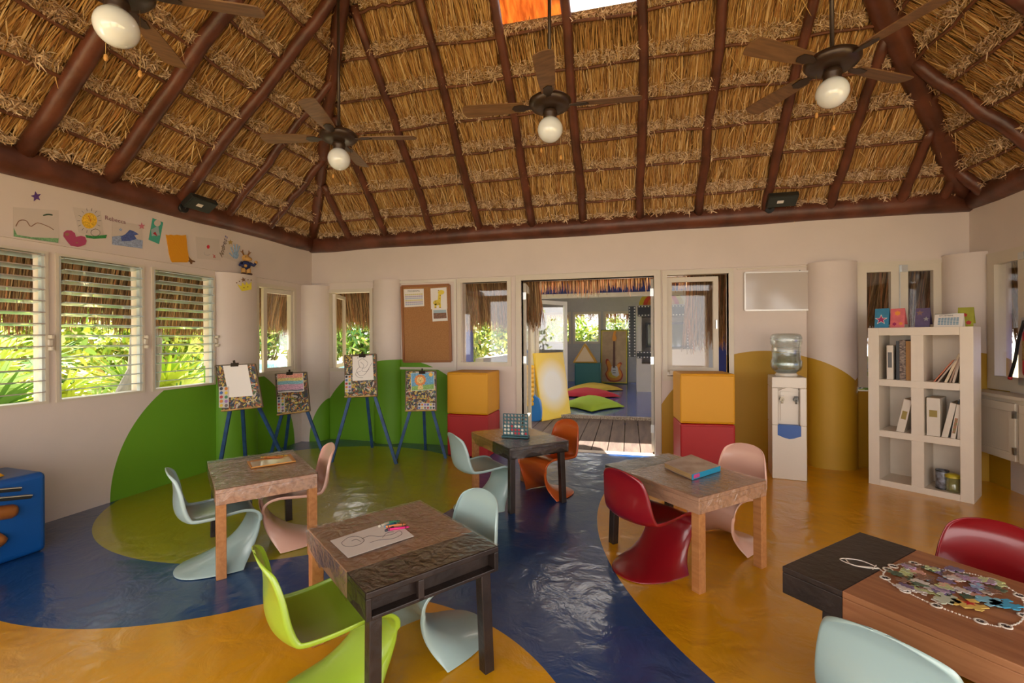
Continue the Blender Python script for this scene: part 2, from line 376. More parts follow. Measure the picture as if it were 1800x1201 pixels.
# door frame, the two glazed leaves folded outwards
o = struct(MB().box((xdo[0] - .07, V0 - .02, 0), (xdo[0], V0 + .11, 2.09)).box((xdo[1], V0 - .02, 0), (xdo[1] + .075, V0 + .11, 2.09)).box((xdo[0] - .07, V0 - .02, 2.08), (xdo[1] + .075, V0 + .11, 2.15)).build('door_1', cream, bevel=.004))
for hx, an in ((xdo[0] + .012, 97), (xdo[1] - .012, 85)):
    Mx = Matrix.Translation((hx, V0 + .1, 0)) @ Matrix.Rotation(math.radians(an), 4, 'Z'); w = .78
    mb = MB(Mx); rect_frame(mb, lambda a, z, d: (a, d, z), 0, w, .03, 2.06, .09, -.02, .02, .3); lf = mb.build('door_leaf', cream, o)
    g = MB(Mx); g.box((.09, -.003, .33), (w - .09, .003, 1.97)); g.build('glass_pane', glass, lf)
    h = MB(Mx)
    for z in (.3, 1.1, 1.9): h.cbox((0, 0, z), (.03, .05, .09))
    h.build('hinge', steel, lf)
# closed cupboard window behind the shelf
o = window('window_8', PB, X(1500), X(1665), .84, 2.155, .05)
for a0, a1 in ((xw4[0] + .03, (xw4[0] + xw4[1]) / 2 + .0), ((xw4[0] + xw4[1]) / 2 + .0, xw4[1] - .03)):
    mb = MB(); rect_frame(mb, PB, a0, a1, .88, 2.11, .075, -.01, .04); s1 = mb.build('casement_sash', cream, o)
    g = MB(); g.box(PB(a0 + .07, .95, .01), PB(a1 - .07, 2.04, .016)); g.build('glass_pane', glass, s1)
mb = MB(); xm = (xw4[0] + xw4[1]) / 2; mb.box((xm - .004, V0 - .018, .9), (xm + .004, V0 - .01, 2.1)); mb.cbox((xm + .03, V0 - .03, 2.06), (.05, .03, .07)); mb.cbox((xm, V0 - .03, 1.5), (.06, .03, .03))
mb.build('window_latch', steel, o)
o = window('window_9', PR, yrw[0], yrw[1], .88, 2.14, .05)
a1 = yrw[1] - .04
for a0 in (a1 - .42, a1 - .85):
    mb = MB(); rect_frame(mb, PR, a0, a0 + .42, .93, 2.1, .075, -.03, .02); s1 = mb.build('casement_sash', cream, o)
    g = MB(); g.box(PR(a0 + .07, .99, 0), PR(a0 + .35, 2.03, .006)); g.build('glass_pane', glass, s1)
mb = MB()
for z in (.98, 2.05): mb.cbox((UR - .045, a1 - .42, z), (.03, .06, .06))
mb.cbox((UR - .04, a1 - .42, 1.5), (.02, .03, .05)); mb.build('window_latch', steel, o)
# panels and seams either side of the door
mb = MB(); rect_frame(mb, PB, X(700), X(803), .97, 2.13, .03, -.02, .0); struct(mb.build('trim_3', white))
mb = MB(); mb.box((X(1296), V0 - .012, 2.115), (X(1425), V0, 2.127)); mb.box((X(1421), V0 - .012, 1.55), (X(1425), V0, 2.115)); struct(mb.build('trim_4', cream))

# ------------------------------------------------------------------ ROOF: logs, sticks and thatch
ZB = 2.77; SL = .98; L = UR - U0; RID = L / 2
def roofz(x, y): return ZB + SL * min(x - U0, UR - x, V0 - y, y - VB)
def wob(p, q, r0, r1, n=9, amp=.012, seed=0):
    rnd = random.Random(seed); p, q = Vector(p), Vector(q); pts = []; rs = []
    for i in range(n):
        t = i / (n - 1); o_ = Vector((rnd.uniform(-1, 1), rnd.uniform(-1, 1), rnd.uniform(-1, 1))) * min(amp, (q - p).length * .007) * (1 if 0 < i < n - 1 else 0)
        pts.append(p.lerp(q, t) + o_); rs.append((r0 + (r1 - r0) * t) * rnd.uniform(.95, 1.06))
    return pts, rs
for nm, p, q, lab in (('eave_beam', (U0, V0 + .1, BZ + .02), (U0, VB, BZ - .05), 'dark red round log along the top of the left wall'),
                      ('eave_beam', (U0 - .1, V0, BZ), (UR + .03, V0, BZ + .04), 'long dark red log across the top of the back wall'),
                      ('eave_beam', (UR, V0 + .1, BZ + .05), (UR, VB, BZ + .02), 'dark red log along the top of the right wall')):
    mb = MB(); pts, rs = wob(p, q, .108, .112, 17, .006, 3); mb.tube(pts, rs, 18); tag(mb.build(nm, darkwood), lab, 'beam')
ordw = ['first', 'second', 'third', 'fourth', 'fifth', 'sixth', 'seventh', 'eighth', 'ninth', 'tenth', 'eleventh', 'twelfth']
OFF = .055
def rafter(p0, w0, w1, side, r0, r1, label, group, seed):
    """rafter on a slope: foot at distance w0, top at w1 (plan distance from the wall)"""
    def P(w):
        z = ZB + SL * w - OFF * 1.9
        return {'b': (p0, V0 - w, z), 'l': (U0 + w, p0, z), 'r': (UR - w, p0, z)}[side]
    mb = MB(); pts, rs = wob(P(w0), P(w1), r0, r1, 11, .014, seed); mb.tube(pts, rs, 12)
    tag(mb.build('roof_rafter', darkwood), label, 'rafter', group)
def rx(px, py):                                   # where a rafter foot seen at this pixel meets the eave
    return bw(px, py, V0 - .05).x
# (px of foot, py) on the back slope, left to right
feet = [(640, 412), (680, 408), (761, 403), (844, 396), (937, 388), (1025, 381), (1125, 379), (1228, 367), (1344, 349), (1457, 349), (1580, 339), (1655, 335)]
for i, (px, py) in enumerate(feet):
    x = rx(px, py); lim = min(x - U0, UR - x) - .03
    if i == 0: x = X(620, 410); lim = x - U0 - .03
    rafter(x, 0, min(lim, RID), 'b', .047, .04, 'dark log rafter on the back roof slope, %s counted from the left corner' % ordw[i], 'rafters of the back roof slope', 20 + i)
lf_ = [(37, 274), (187, 319), (315, 349), (397, 379), (472, 399)]
for i, (px, py) in enumerate(lf_):
    y = lw(px, py, U0 + .05).y; rafter(y, 0, min(V0 - y - .03, RID), 'l', .062 if i < 3 else .045, .05 if i < 3 else .04, 'dark log rafter on the left roof slope, %s counted from the frame edge' % ordw[i], 'rafters of the left roof slope', 40 + i)
for i, y in enumerate((V0 - .3, V0 - 1.05, V0 - 1.95, V0 - 2.9)):
    rafter(y, 0, min(V0 - y - .03, RID), 'r', .06, .05, 'dark log rafter on the right roof slope, %s counted from the corner' % ordw[i], 'rafters of the right roof slope', 60 + i)
for sx, lab, r in ((1, 'thick dark hip log rising from the left back corner', .075), (-1, 'very thick dark hip log rising from the right back corner', .115)):
    x0 = U0 if sx > 0 else UR; k = .94 if sx > 0 else 1.0
    mb = MB(); pts, rs = wob((x0 + sx * -.02, V0 + .02, ZB - .05), (x0 + sx * RID * k, V0 - RID, ZB + SL * RID * k - .14), r, r * .8, 13, .012, 5); mb.tube(pts, rs, 16)
    tag(mb.build('hip_log', darkwood), lab, 'hip log')
straw = [mat('straw_%s' % n, c, .75) for n, c in (('amber', (.52, .27, .075)), ('gold', (.64, .38, .13)), ('brown', (.24, .11, .03)), ('pale', (.80, .56, .28)), ('rust', (.42, .18, .05)))]
fluff = [mat('cut_straw_%s' % n, c, .8) for n, c in (('tan', (.62, .42, .25)), ('pale', (.80, .60, .40)), ('dim', (.32, .18, .09)))]
ceil_m = mat('thatch_underside', (.30, .16, .05), .9, col2=(.12, .06, .02), vscale=30, bump=.6, bscale=60)
# the roof sheet with the gap near the top of the back slope
ceiling = MB(); OV = .85
gapx = (bw(868, 20, V0 - 1.6).x, bw(1120, 20, V0 - 1.6).x); gw = (1.465, 2.35)
def Pb(a, w): return (a, V0 - w, ZB + SL * w)
def slab(mb, pts, up_=.05):
    mb.plate(pts, (0, 0, 1), up_)
slab(ceiling, [Pb(U0 + 0, 0), Pb(UR, 0), Pb(UR - gw[0], gw[0]), Pb(U0 + gw[0], gw[0])])
slab(ceiling, [Pb(U0 + gw[0], gw[0]), Pb(gapx[0], gw[0]), Pb(gapx[0], gw[1]), Pb(U0 + gw[1], gw[1])])
slab(ceiling, [Pb(gapx[1], gw[0]), Pb(UR - gw[0], gw[0]), Pb(UR - gw[1], gw[1]), Pb(gapx[1], gw[1])])
slab(ceiling, [Pb(U0 + gw[1], gw[1]), Pb(UR - gw[1], gw[1]), Pb(U0 + RID, RID)])
zr = ZB + SL * RID; rear = (VB + RID)
slab(ceiling, [(U0, V0, ZB), (U0 + RID, V0 - RID, zr), (U0 + RID, VB + RID, zr), (U0, VB, ZB)])
slab(ceiling, [(UR, V0, ZB), (UR, VB, ZB), (U0 + RID, VB + RID, zr), (U0 + RID, V0 - RID, zr)])
slab(ceiling, [(UR, VB, ZB), (U0, VB, ZB), (U0 + RID, VB + RID, zr)])
ceiling = struct(ceiling.build('ceiling', ceil_m))
cap = MB(); ca, cb = gapx[0] - .5, gapx[0] + (gapx[1] - gapx[0]) * .52; zc = ZB + SL * gw[0] + .34
cap.plate([(ca, V0 - gw[0] + .55, zc - .34), (cb - .1, V0 - gw[0] + .55, zc - .12), (cb + .1, V0 - gw[1] - .5, zc + 1.3), (ca, V0 - gw[1] - .5, zc + 1.0)], (0, 0, 1), .012)
ce = V0 - gw[0] + .42; cap.plate([(cb - .35, ce, zc + .42), (gapx[1] + .5, ce, zc + .42), (gapx[1] + .5, V0 - gw[1] - .5, zc + 1.9), (cb - .35, V0 - gw[1] - .5, zc + 1.9)], (0, 0, 1), .012)  # second plate: unseen, added above the gap to keep sun off the floor

def lit_thatch():
    m = mat('orange_thatch', (.62, .28, .09), .8, col2=(.35, .13, .04), vscale=30, bump=.7, bscale=50, stretch=(1, .2, .2)); nt = m.node_tree; n = nt.nodes; b = n['Principled BSDF']; t = n.new('ShaderNodeBsdfTranslucent'); mx = n.new('ShaderNodeMixShader'); mx.inputs[0].default_value = .55
    nt.links.new(b.inputs['Base Color'].links[0].from_socket, t.inputs[0]); nt.links.new(b.outputs[0], mx.inputs[1]); nt.links.new(t.outputs[0], mx.inputs[2]); nt.links.new(mx.outputs[0], n['Material Output'].inputs[0]); return m
lit_thatch()
cap.build('roof_cap_and_sun_shield', mat('orange_thatch', (.62, .28, .09), .8, col2=(.35, .13, .04), vscale=30, bump=.7, bscale=50, stretch=(1, .2, .2)), ceiling)
# sloping eaves outside the walls
mb = MB(); dz = SL * OV
doorx = (X(930), X(1222)); OVD = .42
def eave_b(x0, x1, ov): mb.plate([(x0, V0 + .05, ZB), (x1, V0 + .05, ZB), (x1, V0 + ov, ZB - SL * ov), (x0, V0 + ov, ZB - SL * ov)], (0, 0, 1), .2)
eave_b(U0 - OV, doorx[0], OV); eave_b(*doorx, OVD); eave_b(doorx[1], UR + OV, OV)
mb.plate([(U0 - .05, VB, ZB), (U0 - .05, V0 + .05, ZB), (U0 - OV, V0 + OV, ZB - dz), (U0 - OV, VB, ZB - dz)], (0, 0, 1), .2)
mb.plate([(UR + .05, VB, ZB), (UR + .05, V0 + .05, ZB), (UR + OV, V0 + OV, ZB - dz), (UR + OV, VB, ZB - dz)], (0, 0, 1), .2)
mb.build('eave_thatch', ceil_m, ceiling)
# purlins
ws = [.0, .2, .46, .7, .94, 1.19, 1.45, 1.72, 2.0, 2.28]
nrmk = {'b': np.array([0, -SL, -1.]), 'l': np.array([SL, 0, -1.]), 'r': np.array([-SL, 0, -1.])}
upk = {'b': np.array([0, -1., SL]), 'l': np.array([1., 0, SL]), 'r': np.array([-1., 0, SL])}
alk = {'b': np.array([1., 0, 0]), 'l': np.array([0, 1., 0]), 'r': np.array([0, 1., 0])}
for k in nrmk: nrmk[k] = nrmk[k] / np.linalg.norm(nrmk[k]); upk[k] = upk[k] / np.linalg.norm(upk[k])
def org(k, a, w):
    z = ZB + SL * w
    if k == 'b': return np.stack([a, V0 - w, z], -1)
    if k == 'l': return np.stack([U0 + w, a, z], -1)
    return np.stack([UR - w, a, z], -1)
def rng_a(k, w):
    if k == 'b': return U0 + w, UR - w
    return (.6, V0 - w) if k == 'l' else (1.6, V0 - w)
for k in 'blr':
    for j, w in enumerate(ws[1:9]):
        lo, hi = rng_a(k, w); n = 22; rnd = random.Random(j * 7 + ord(k)); pts = []
        segs = [(lo, hi)] if not (k == 'b' and gw[0] < w < gw[1]) else [(lo, gapx[0]), (gapx[1], hi)]
        for lo_, hi_ in segs:
            pts = []
            for i in range(n):
                a = lo_ + (hi_ - lo_) * i / (n - 1); p = org(k, np.array(a), np.array(w + rnd.uniform(-.012, .012))) + nrmk[k] * (.068 + rnd.uniform(0, .012)); pts.append(tuple(p))
            m_ = MB(); m_.tube(pts, .0135, 7); m_.build('purlin', stickm, ceiling)
# thatch straws
AV, AF, AM, off = [], [], [], 0
BV, BF, BM, boff = [], [], [], 0
for k in 'blr':
    for j in range(len(ws) - 1):
        w0, w1 = ws[j], ws[j + 1]; lo, hi = rng_a(k, w0); near = 1. if k != 'r' else .9
        if j >= 7: near *= .5
        N = int((hi - lo) * 620 * near)
        a = rng.uniform(lo, hi, N); w = w0 + (w1 - w0) * rng.uniform(.0, .5, N)
        ok = np.ones(N, bool)
        ln = rng.uniform(.6, 1.25, N) * (w1 - w0) * 1.40 * 1.0
        if k == 'b': ok &= ~((a > gapx[0] - .05) & (a < gapx[1] + .05) & (w + ln * .7 > gw[0] + .0) & (w < gw[1])) ; ok &= (a > U0 + w + .02) & (a < UR - w - .02)
        else: ok &= a < V0 - w - .02
        a, w, ln = a[ok], w[ok], ln[ok]; N = len(a)
        hgt = rng.uniform(.002, .04, N)[:, None]; n_ = nrmk[k]
        base = org(k, a, w) + n_ * (.004 + hgt)
        d = unit(upk[k] + alk[k] * rng.normal(0, .10, N)[:, None] - n_ * rng.uniform(-.03, .09, N)[:, None])
        side = unit(np.cross(d, n_ + rng.normal(0, .35, (N, 3)))); ln = np.minimum(ln, .5)
        V, Fq = strands(base, d, ln, rng.uniform(.004, .010, N), side, droop=n_ * rng.uniform(0, .03, N)[:, None])
        AV.append(V); AF.append(Fq + off); off += len(V); AM.append(np.repeat(rng.choice(5, N, p=[.33, .25, .2, .12, .10]), 2))
        # stray straws
        N2 = int((hi - lo) * 26 * near); a = rng.uniform(lo, hi, N2); w = rng.uniform(w0, w1, N2)
        ok = (a > U0 + w) & (a < UR - w) if k == 'b' else a < V0 - w
        if k == 'b': ok &= ~((a > gapx[0]) & (a < gapx[1]) & (w > gw[0] - .15))
        a, w = a[ok], w[ok]; N2 = len(a)
        d = unit(upk[k] * -1 + alk[k] * rng.normal(0, .5, N2)[:, None] + nrmk[k] * rng.uniform(.0, .5, N2)[:, None]); side = unit(np.cross(d, nrmk[k] + rng.normal(0, .3, (N2, 3))))
        V, Fq = strands(org(k, a, w) + nrmk[k] * .04, d, rng.uniform(.05, .2, N2), rng.uniform(.004, .008, N2), side, droop=nrmk[k] * rng.uniform(-.02, .04, N2)[:, None])
        AV.append(V); AF.append(Fq + off); off += len(V); AM.append(np.repeat(rng.choice([1, 3], N2), 2))
        # fluffy cut ends above each stick
        N3 = int((hi - lo) * (1250 if k != 'r' else 1000) * (near if j < 7 else .5)); a = rng.uniform(lo, hi, N3); w = w0 + .008 + rng.beta(1.4, 1.9, N3) * .085
        ok = (a > U0 + w) & (a < UR - w) if k == 'b' else a < V0 - w
        if k == 'b': ok &= ~((a > gapx[0]) & (a < gapx[1]) & (w > gw[0] + .02) & (w < gw[1]))
        a, w = a[ok], w[ok]; N3 = len(a)
        lump = 1 + .35 * np.sin(a * 23 + j) + .25 * np.sin(a * 51 + 2 * j); base = org(k, a, w) + nrmk[k] * (rng.uniform(.025, .065, N3) * lump)[:, None]
        d = unit(alk[k] * rng.normal(0, .8, N3)[:, None] + upk[k] * rng.normal(-.25, .7, N3)[:, None] + nrmk[k] * rng.uniform(0, .7, N3)[:, None]); side = unit(np.cross(d, nrmk[k] + rng.normal(0, .5, (N3, 3))))
        V, Fq = strands(base, d, rng.uniform(.02, .065, N3), rng.uniform(.004, .009, N3), side)
        BV.append(V); BF.append(Fq + boff); boff += len(V); BM.append(np.repeat(rng.choice(3, N3, p=[.45, .33, .22]), 2))
o = np_mesh('thatch_straw', np.concatenate(AV), np.concatenate(AF), straw, np.concatenate(AM), ceiling); o['kind'] = 'stuff'
o = np_mesh('thatch_cut_ends', np.concatenate(BV), np.concatenate(BF), fluff, np.concatenate(BM), ceiling); o['kind'] = 'stuff'
# hanging fringe outside
fr_m = [mat('fringe_%s' % n, c, .8) for n, c in (('brown', (.22, .12, .05)), ('tan', (.42, .26, .12)), ('dark', (.12, .065, .03)), ('red', (.45, .19, .08)))]
def fringe(name, segs, parent, seed=1, dens=950, probs=(.4, .2, .25, .15)):
    """segs: list of (p0,p1,top z,bottom z,thickness dir)"""
    r = np.random.default_rng(seed); VV, FF, MM, o_ = [], [], [], 0
    for p0, p1, zt, zbm, out in segs:
        p0, p1 = np.array(p0), np.array(p1); Ls = np.linalg.norm(p1 - p0); N = int(Ls * dens); t = r.uniform(0, 1, N); xy = p0 + (p1 - p0) * t[:, None]
        dp = r.uniform(0, 1, N) ** 1.5; outv = np.array(out)
        base = np.column_stack([xy - outv * (dp * .45)[:, None], zt + dp * .45 * SL + r.uniform(-.03, .03, N)])
        wave = .05 * np.sin(t * Ls * 3.1 + seed) + .03 * np.sin(t * Ls * 9 + 2)
        ln = (base[:, 2] - zbm) * r.uniform(.55, 1.0, N) + wave + r.normal(0, .03, N) ; ln = np.maximum(ln, .08)
        d = unit(np.column_stack([np.tile(outv, (N, 1)) * (dp * .3)[:, None] + r.normal(0, .05, (N, 2)), -np.ones(N)]))
        al = unit(np.tile((*(p1 - p0), 0), (N, 1)) + r.normal(0, .3 * Ls, (N, 3))); V, Fq = strands(base, d, ln, r.uniform(.006, .016, N), al)
        VV.append(V); FF.append(Fq + o_); o_ += len(V); MM.append(np.repeat(r.choice(4, N, p=probs), 2))
    o = np_mesh(name, np.concatenate(VV), np.concatenate(FF), fr_m, np.concatenate(MM), parent); o['kind'] = 'stuff'; return o
ez = ZB - dz + .05
fringe('eave_fringe', [((U0 - OV, .2), (U0 - OV, V0 + OV), ez, 1.42, (-1, 0)), ((U0 - OV, V0 + OV), (doorx[0], V0 + OV), ez, 1.44, (0, 1)),
                       ((doorx[1], V0 + OV), (UR + OV, V0 + OV), ez, 1.22, (0, 1)), ((UR + OV, 2), (UR + OV, V0 + OV), ez, 1.3, (1, 0)),
                       ((doorx[0], V0 + OVD + .1), (doorx[1], V0 + OVD + .1), ZB - SL * OVD + .02, 2.13, (0, 1))], ceiling, dens=1500)
# ------------------------------------------------------------------ OUTSIDE: ground, pool, deck, neighbouring room
sand = mat('pale_sand', (.62, .55, .42), .9, var=.2, vscale=6, bump=.4, bscale=12)
lawn = mat('garden_soil', (.50, .38, .22), .9, col2=(.30, .26, .10), vscale=5, bump=.6, bscale=40)
mb = MB(); mb.box((-60, -12, -.4), (30, 60, -.14)); o = mb.build('ground', lawn); struct(o)
mb = MB(); mb.box((-9, -3, -.14), (U0 - .3, 9.2, -.12)); mb.box((-7, 5.9, -.14), (-2.2, 7.6, -.118)); struct(mb.build('sand_path', sand))
water = mat('pool_water', (.16, .50, .62), .06, var=.1, bump=.25, bscale=7, coat=.5)
mb = MB(); mb.box((-17, 12.0, .30), (-6.5, 16.9, .36)); wt = tag(mb.build('pool_water', water), 'turquoise pool water seen through the corner casement windows', 'water', kind='stuff')
coping = mat('pool_coping', (.78, .72, .62), .6, var=.05)
mb = MB(); rect_frame(mb, lambda a, z, d: (a, z, -.14 + d), -17.6, -5.8, 11.3, 17.6, .7, 0, .55); struct(mb.build('pool_coping', coping))
def deck_mat():
    m = mat('deck_boards', (.13, .085, .065), .6, col2=(.075, .048, .04), vscale=4, bump=.3, bscale=30, stretch=(4, .5, 1)); return m
Y2 = 8.03; FZ = .045                                    # neighbour room: front edge and floor height
mb = MB(); x = -2.6
while x < 2.6: mb.box((x, V0 + .1, -.04), (x + .185, Y2 - .05, 0)); x += .195
struct(mb.build('wood_deck', deck_mat()))
mb = MB(); mb.box((xdo[0], V0, -.05), (xdo[1], V0 + .13, .004)); struct(mb.build('threshold', mat('pale_stone', (.62, .54, .46), .5, var=.1)))
pebble = mat('pebble_kerb', (.55, .47, .38), .8, col2=(.2, .15, .12), vscale=60, bump=.5, bscale=60)
fl2 = mat('blue_room_floor', (.035, .07, .30), .22, bump=.08, bscale=6, coat=.4, var=.08)
grey = mat('grey_plaster', (.52, .50, .48), .7, var=.03)
bluew = mat('blue_outside_wall', (.02, .045, .30), .6, var=.06)
mb = MB(); mb.box((-3.2, Y2 - .03, -.1), (4.2, 14.7, FZ)); struct(mb.build('floor_neighbour_room', fl2))
mb = MB(); mb.box((-3.2, Y2 - .10, -.05), (3, Y2 - .03, FZ + .004)); struct(mb.build('kerb_strip', pebble))
NB = lambda px, py=600, y=Y2: bw(px, py, y).x
nx0, nx1, nx2, nx3 = NB(905), NB(937), NB(1243), NB(1256)
YF = 14.05
FX = lambda px: bw(px, 600, YF).x
mb = MB(); mb.box((NB(812), Y2, 0), (NB(829), Y2 + .1, 2.4)); mb.box((nx0 - .2, Y2, 2.12), (nx3, Y2 + .1, 2.85)); mb.box((nx3, Y2, 0), (NB(1420), Y2 + .1, 2.85)); mb.box((-4.2, Y2 + .1, 2.14), (nx0 - .2, Y2 + .16, 3.2)); mb.box((NB(1420), Y2 + .1, 2.14), (5, Y2 + .16, 3.2)); mb.build('wall_blue_front', bluew); bpy.data.objects['wall_blue_front']['kind'] = 'structure'
mb = MB(); mb.box((nx0, Y2 + .01, 0), (NB(933), Y2 + .09, 2.1)); struct(mb.build('wall_front_pier', grey))
# far wall with two windows, side walls, ceiling
fw_ = [(FX(960), FX(1001)), (FX(1010), FX(1053)), (FX(1064), FX(1107))]; zt, zb_ = bw(1030, 552, YF).z, bw(1030, 602, YF).z
mb = MB(); cur = -2.6
for a, b in fw_: mb.box((cur, YF, FZ), (a, YF + .12, 2.9)); mb.box((a, YF, FZ), (b, YF + .12, zb_)); mb.box((a, YF, zt), (b, YF + .12, 2.9)); cur = b
mb.box((cur, YF, FZ), (4.2, YF + .12, 2.9)); struct(mb.build('wall_far', grey))
for i, (a, b) in enumerate(fw_):
    mb = MB(); rect_frame(mb, lambda p, q, d: (p, YF + d, q), a - .05, b + .05, zb_ - .04, zt + .06, .07, -.03, .08); o = struct(mb.build('window_%d' % (10 + i), cream))
    g = MB(); g.box((a, YF + .05, zb_), (b, YF + .056, zt)); g.build('glass_pane', glass, o)
mb = MB(); mb.box((-2.75, Y2 + .1, FZ), (-2.6, YF, 1.0)); mb.box((-2.75, 12.2, 1.0), (-2.6, YF, 2.9)); struct(mb.build('wall_low_left', grey))
mb = MB(); mb.box((4.2, Y2, FZ), (4.35, YF, 1.0)); mb.box((4.2, Y2, 2.3), (4.35, YF, 2.9)); struct(mb.build('wall_far_right', grey))
mb = MB(); mb.box((-3.2, Y2 + .0, 2.85), (4.6, YF + .3, 2.95)); mb.plate([(-4.2, Y2 - 1.16, 2.22), (5, Y2 - 1.16, 2.22), (5, Y2 + 1.4, 4.0), (-4.2, Y2 + 1.4, 4.0)], (0, 0, 1), .2); nr = struct(mb.build('ceiling_neighbour_room', [grey])); 
fringe('neighbour_fringe', [((-4.0, Y2 - 1.15), (nx0 + .05, Y2 - 1.15), 2.26, 1.45, (0, -1)), ((nx0, Y2 - 1.15), (nx2 - .38, Y2 - 1.15), 2.30, 2.05, (0, -1)), ((nx2 - .38, Y2 - 1.15), (4.8, Y2 - 1.15), 2.26, 1.55, (0, -1))], nr, seed=4, dens=700, probs=(.25, .35, .05, .35))
fringe('far_fringe', [((-4, YF + .9), (4.8, YF + .9), 2.5, 1.80, (0, 1))], nr, seed=9, dens=500)
# its white door frame and fixed light
o = struct(MB().box((nx1 - .05, Y2 - .02, FZ), (nx1 + .02, Y2 + .1, 2.10)).box((nx1 - .05, Y2 - .02, 2.06), (nx2, Y2 + .1, 2.13)).box((nx2 - .07, Y2 - .02, FZ), (nx2 + .02, Y2 + .1, 2.1))
           .box((NB(1151), Y2 - .02, FZ), (NB(1158), Y2 + .1, 2.1)).box((NB(1158), Y2 - .01, FZ + .02), (nx2, Y2 + .06, bw(1200, 614, Y2).z)).build('door_2', mat('bright_white_paint', (.78, .76, .73), .4)))
g = MB(); g.box((NB(1158), Y2 + .03, 1.22), (nx2 - .07, Y2 + .036, 2.06)); g.build('glass_pane', glass, o)
lf2 = MB(Matrix.Translation((nx1 + .02, Y2 + .1, 0)) @ Matrix.Rotation(math.radians(52), 4, 'Z')); rect_frame(lf2, lambda a, z, d: (a, d, z), 0, .78, FZ + .03, 2.05, .07, -.02, .02, .8); lf2 = lf2.build('door_leaf', MC['bright_white_paint'], o)
g = MB(Matrix.Translation((nx1 + .02, Y2 + .1, 0)) @ Matrix.Rotation(math.radians(52), 4, 'Z')); g.box((.07, -.003, FZ + .83), (.71, .003, 1.98)); g.build('glass_pane', glass, lf2)

# ------------------------------------------------------------------ plants
leaf = [mat('leaf_%s' % n, c, .5) for n, c in (('mid', (.16, .28, .022)), ('yellow', (.42, .48, .06)), ('deep', (.05, .13, .02)), ('dry', (.50, .40, .16)))]
bark = mat('pale_bark', (.17, .15, .13), .85, col2=(.07, .06, .05), vscale=7, bump=.8, bscale=25, stretch=(1, 1, .3))
def palm(x, y, h, nf, r0, label, seed, group='fan palms outside the windows', mixp=(.45, .38, .1, .07), trunk=False):
    r = np.random.default_rng(seed); t = thing('fan_palm', label, 'palm', (x, y, -.13), 0, group); VV, FF, MM, o_ = [], [], [], 0; st = MB()
    for i in range(nf):
        az = i * 2.4 + r.uniform(-.3, .3); el = r.uniform(.25, 1.35); L_ = h * r.uniform(.6, 1.0)
        d = np.array([math.cos(az) * math.cos(el), math.sin(az) * math.cos(el), math.sin(el)]); c = d * L_ + np.array([0, 0, .1])
        st.tube([(0, 0, .05), tuple(d * L_ * .5 + np.array([0, 0, .12])), tuple(c)], [.014, .010, .006], 5, False)
        nl = 22; R = r0 * r.uniform(.8, 1.15); out = d * .75 + np.array([0, 0, -.1]); out /= np.linalg.norm(out)
        s0 = np.cross(out, [0, 0, 1.]); s0 /= max(1e-6, np.linalg.norm(s0)); nn = np.cross(s0, out); th = np.linspace(-1.9, 1.9, nl)
        dirs = unit(np.cos(th)[:, None] * out + np.sin(th)[:, None] * (s0 * .95 + nn * r.uniform(-.3, .3)) + r.normal(0, .04, (nl, 3)))
        side = unit(np.cross(dirs, nn + r.normal(0, .15, (nl, 3)))); ln = R * (1 - .25 * np.abs(th) / 1.9)
        V, Fq = strands(np.tile(c, (nl, 1)), dirs, ln, np.full(nl, R * .075), side, droop=np.tile([0, 0, -.25 * R], (nl, 1)) * np.random.default_rng(i).uniform(.3, 1.2, nl)[:, None])
        VV.append(V); FF.append(Fq + o_); o_ += len(V); MM.append(np.full(2 * nl, r.choice(4, p=mixp)))
    st.build('leaf_stalk', leaf[1], t)
    o = np_mesh('fronds', np.concatenate(VV), np.concatenate(FF), leaf, np.concatenate(MM), t); return t
def bush(x, y, z, rx_, ry_, rz_, n, label, seed, name='shrub', cat='shrub', mixp=(.45, .25, .25, .05), sz=.09, group='trees and shrubs of the garden', stem=True, elong=1.):
    r = np.random.default_rng(seed); t = thing(name, label, cat, (x, y, -.13), 0, group)
    cl = 26; cc = unit(r.normal(0, 1, (cl, 3))) * r.uniform(.35, 1, (cl, 1)) ** .5 * np.array([rx_, ry_, rz_]) * .75; k = r.integers(0, cl, n)
    p = cc[k] + r.normal(0, .2, (n, 3)) * np.array([rx_, ry_, rz_]); p[:, 2] += z; p = p[p[:, 2] > .02]; n = len(p)
    d = unit(r.normal(0, 1, (n, 3)) + np.array([0, 0, -.2])); side = unit(np.cross(d, r.normal(0, 1, (n, 3))))
    V, Fq = strands(p, d, r.uniform(.7, 1.5, n) * sz * elong, r.uniform(.35, .6, n) * sz, side)
    np_mesh('foliage', V, Fq, leaf, np.repeat(r.choice(4, n, p=mixp), 2), t)
    if stem:
        m_ = MB()
        for i in range(5):
            c = cc[i]; m_.tube([(c[0] * .1, c[1] * .1, 0), (c[0] * .4, c[1] * .4, z * .5 + .1), (c[0], c[1], max(.2, z + c[2]))], [.04, .03, .012], 6)
        m_.build('branches', bark, t)
    return t
spots = [(-6.3, 2.4, .95, 14, .55, 'low fan palm nearest the left edge window'), (-6.6, 3.3, 1.15, 16, .6, 'bright fan palm filling the lower left louvre window'), (-6.1, 4.0, .8, 12, .5, 'small yellow green fan palm left of the grey trunk'),
         (-6.5, 5.35, .9, 16, .55, 'fan palm with spiky leaves right of the grey trunk'), (-7.6, 2.3, 1.6, 16, .75, 'tall fan palm behind the leftmost window'), (-8.0, 3.6, 1.5, 15, .7, 'tall yellowish fan palm far behind the middle window'),
         (-7.4, 5.9, 1.3, 16, .65, 'tall fan palm behind the third louvre window'), (-6.2, 6.6, .55, 11, .4, 'small fan palm near the casement at the corner'), (-4.7, 9.0, .75, 14, .5, 'fan palm low behind the easel window')]
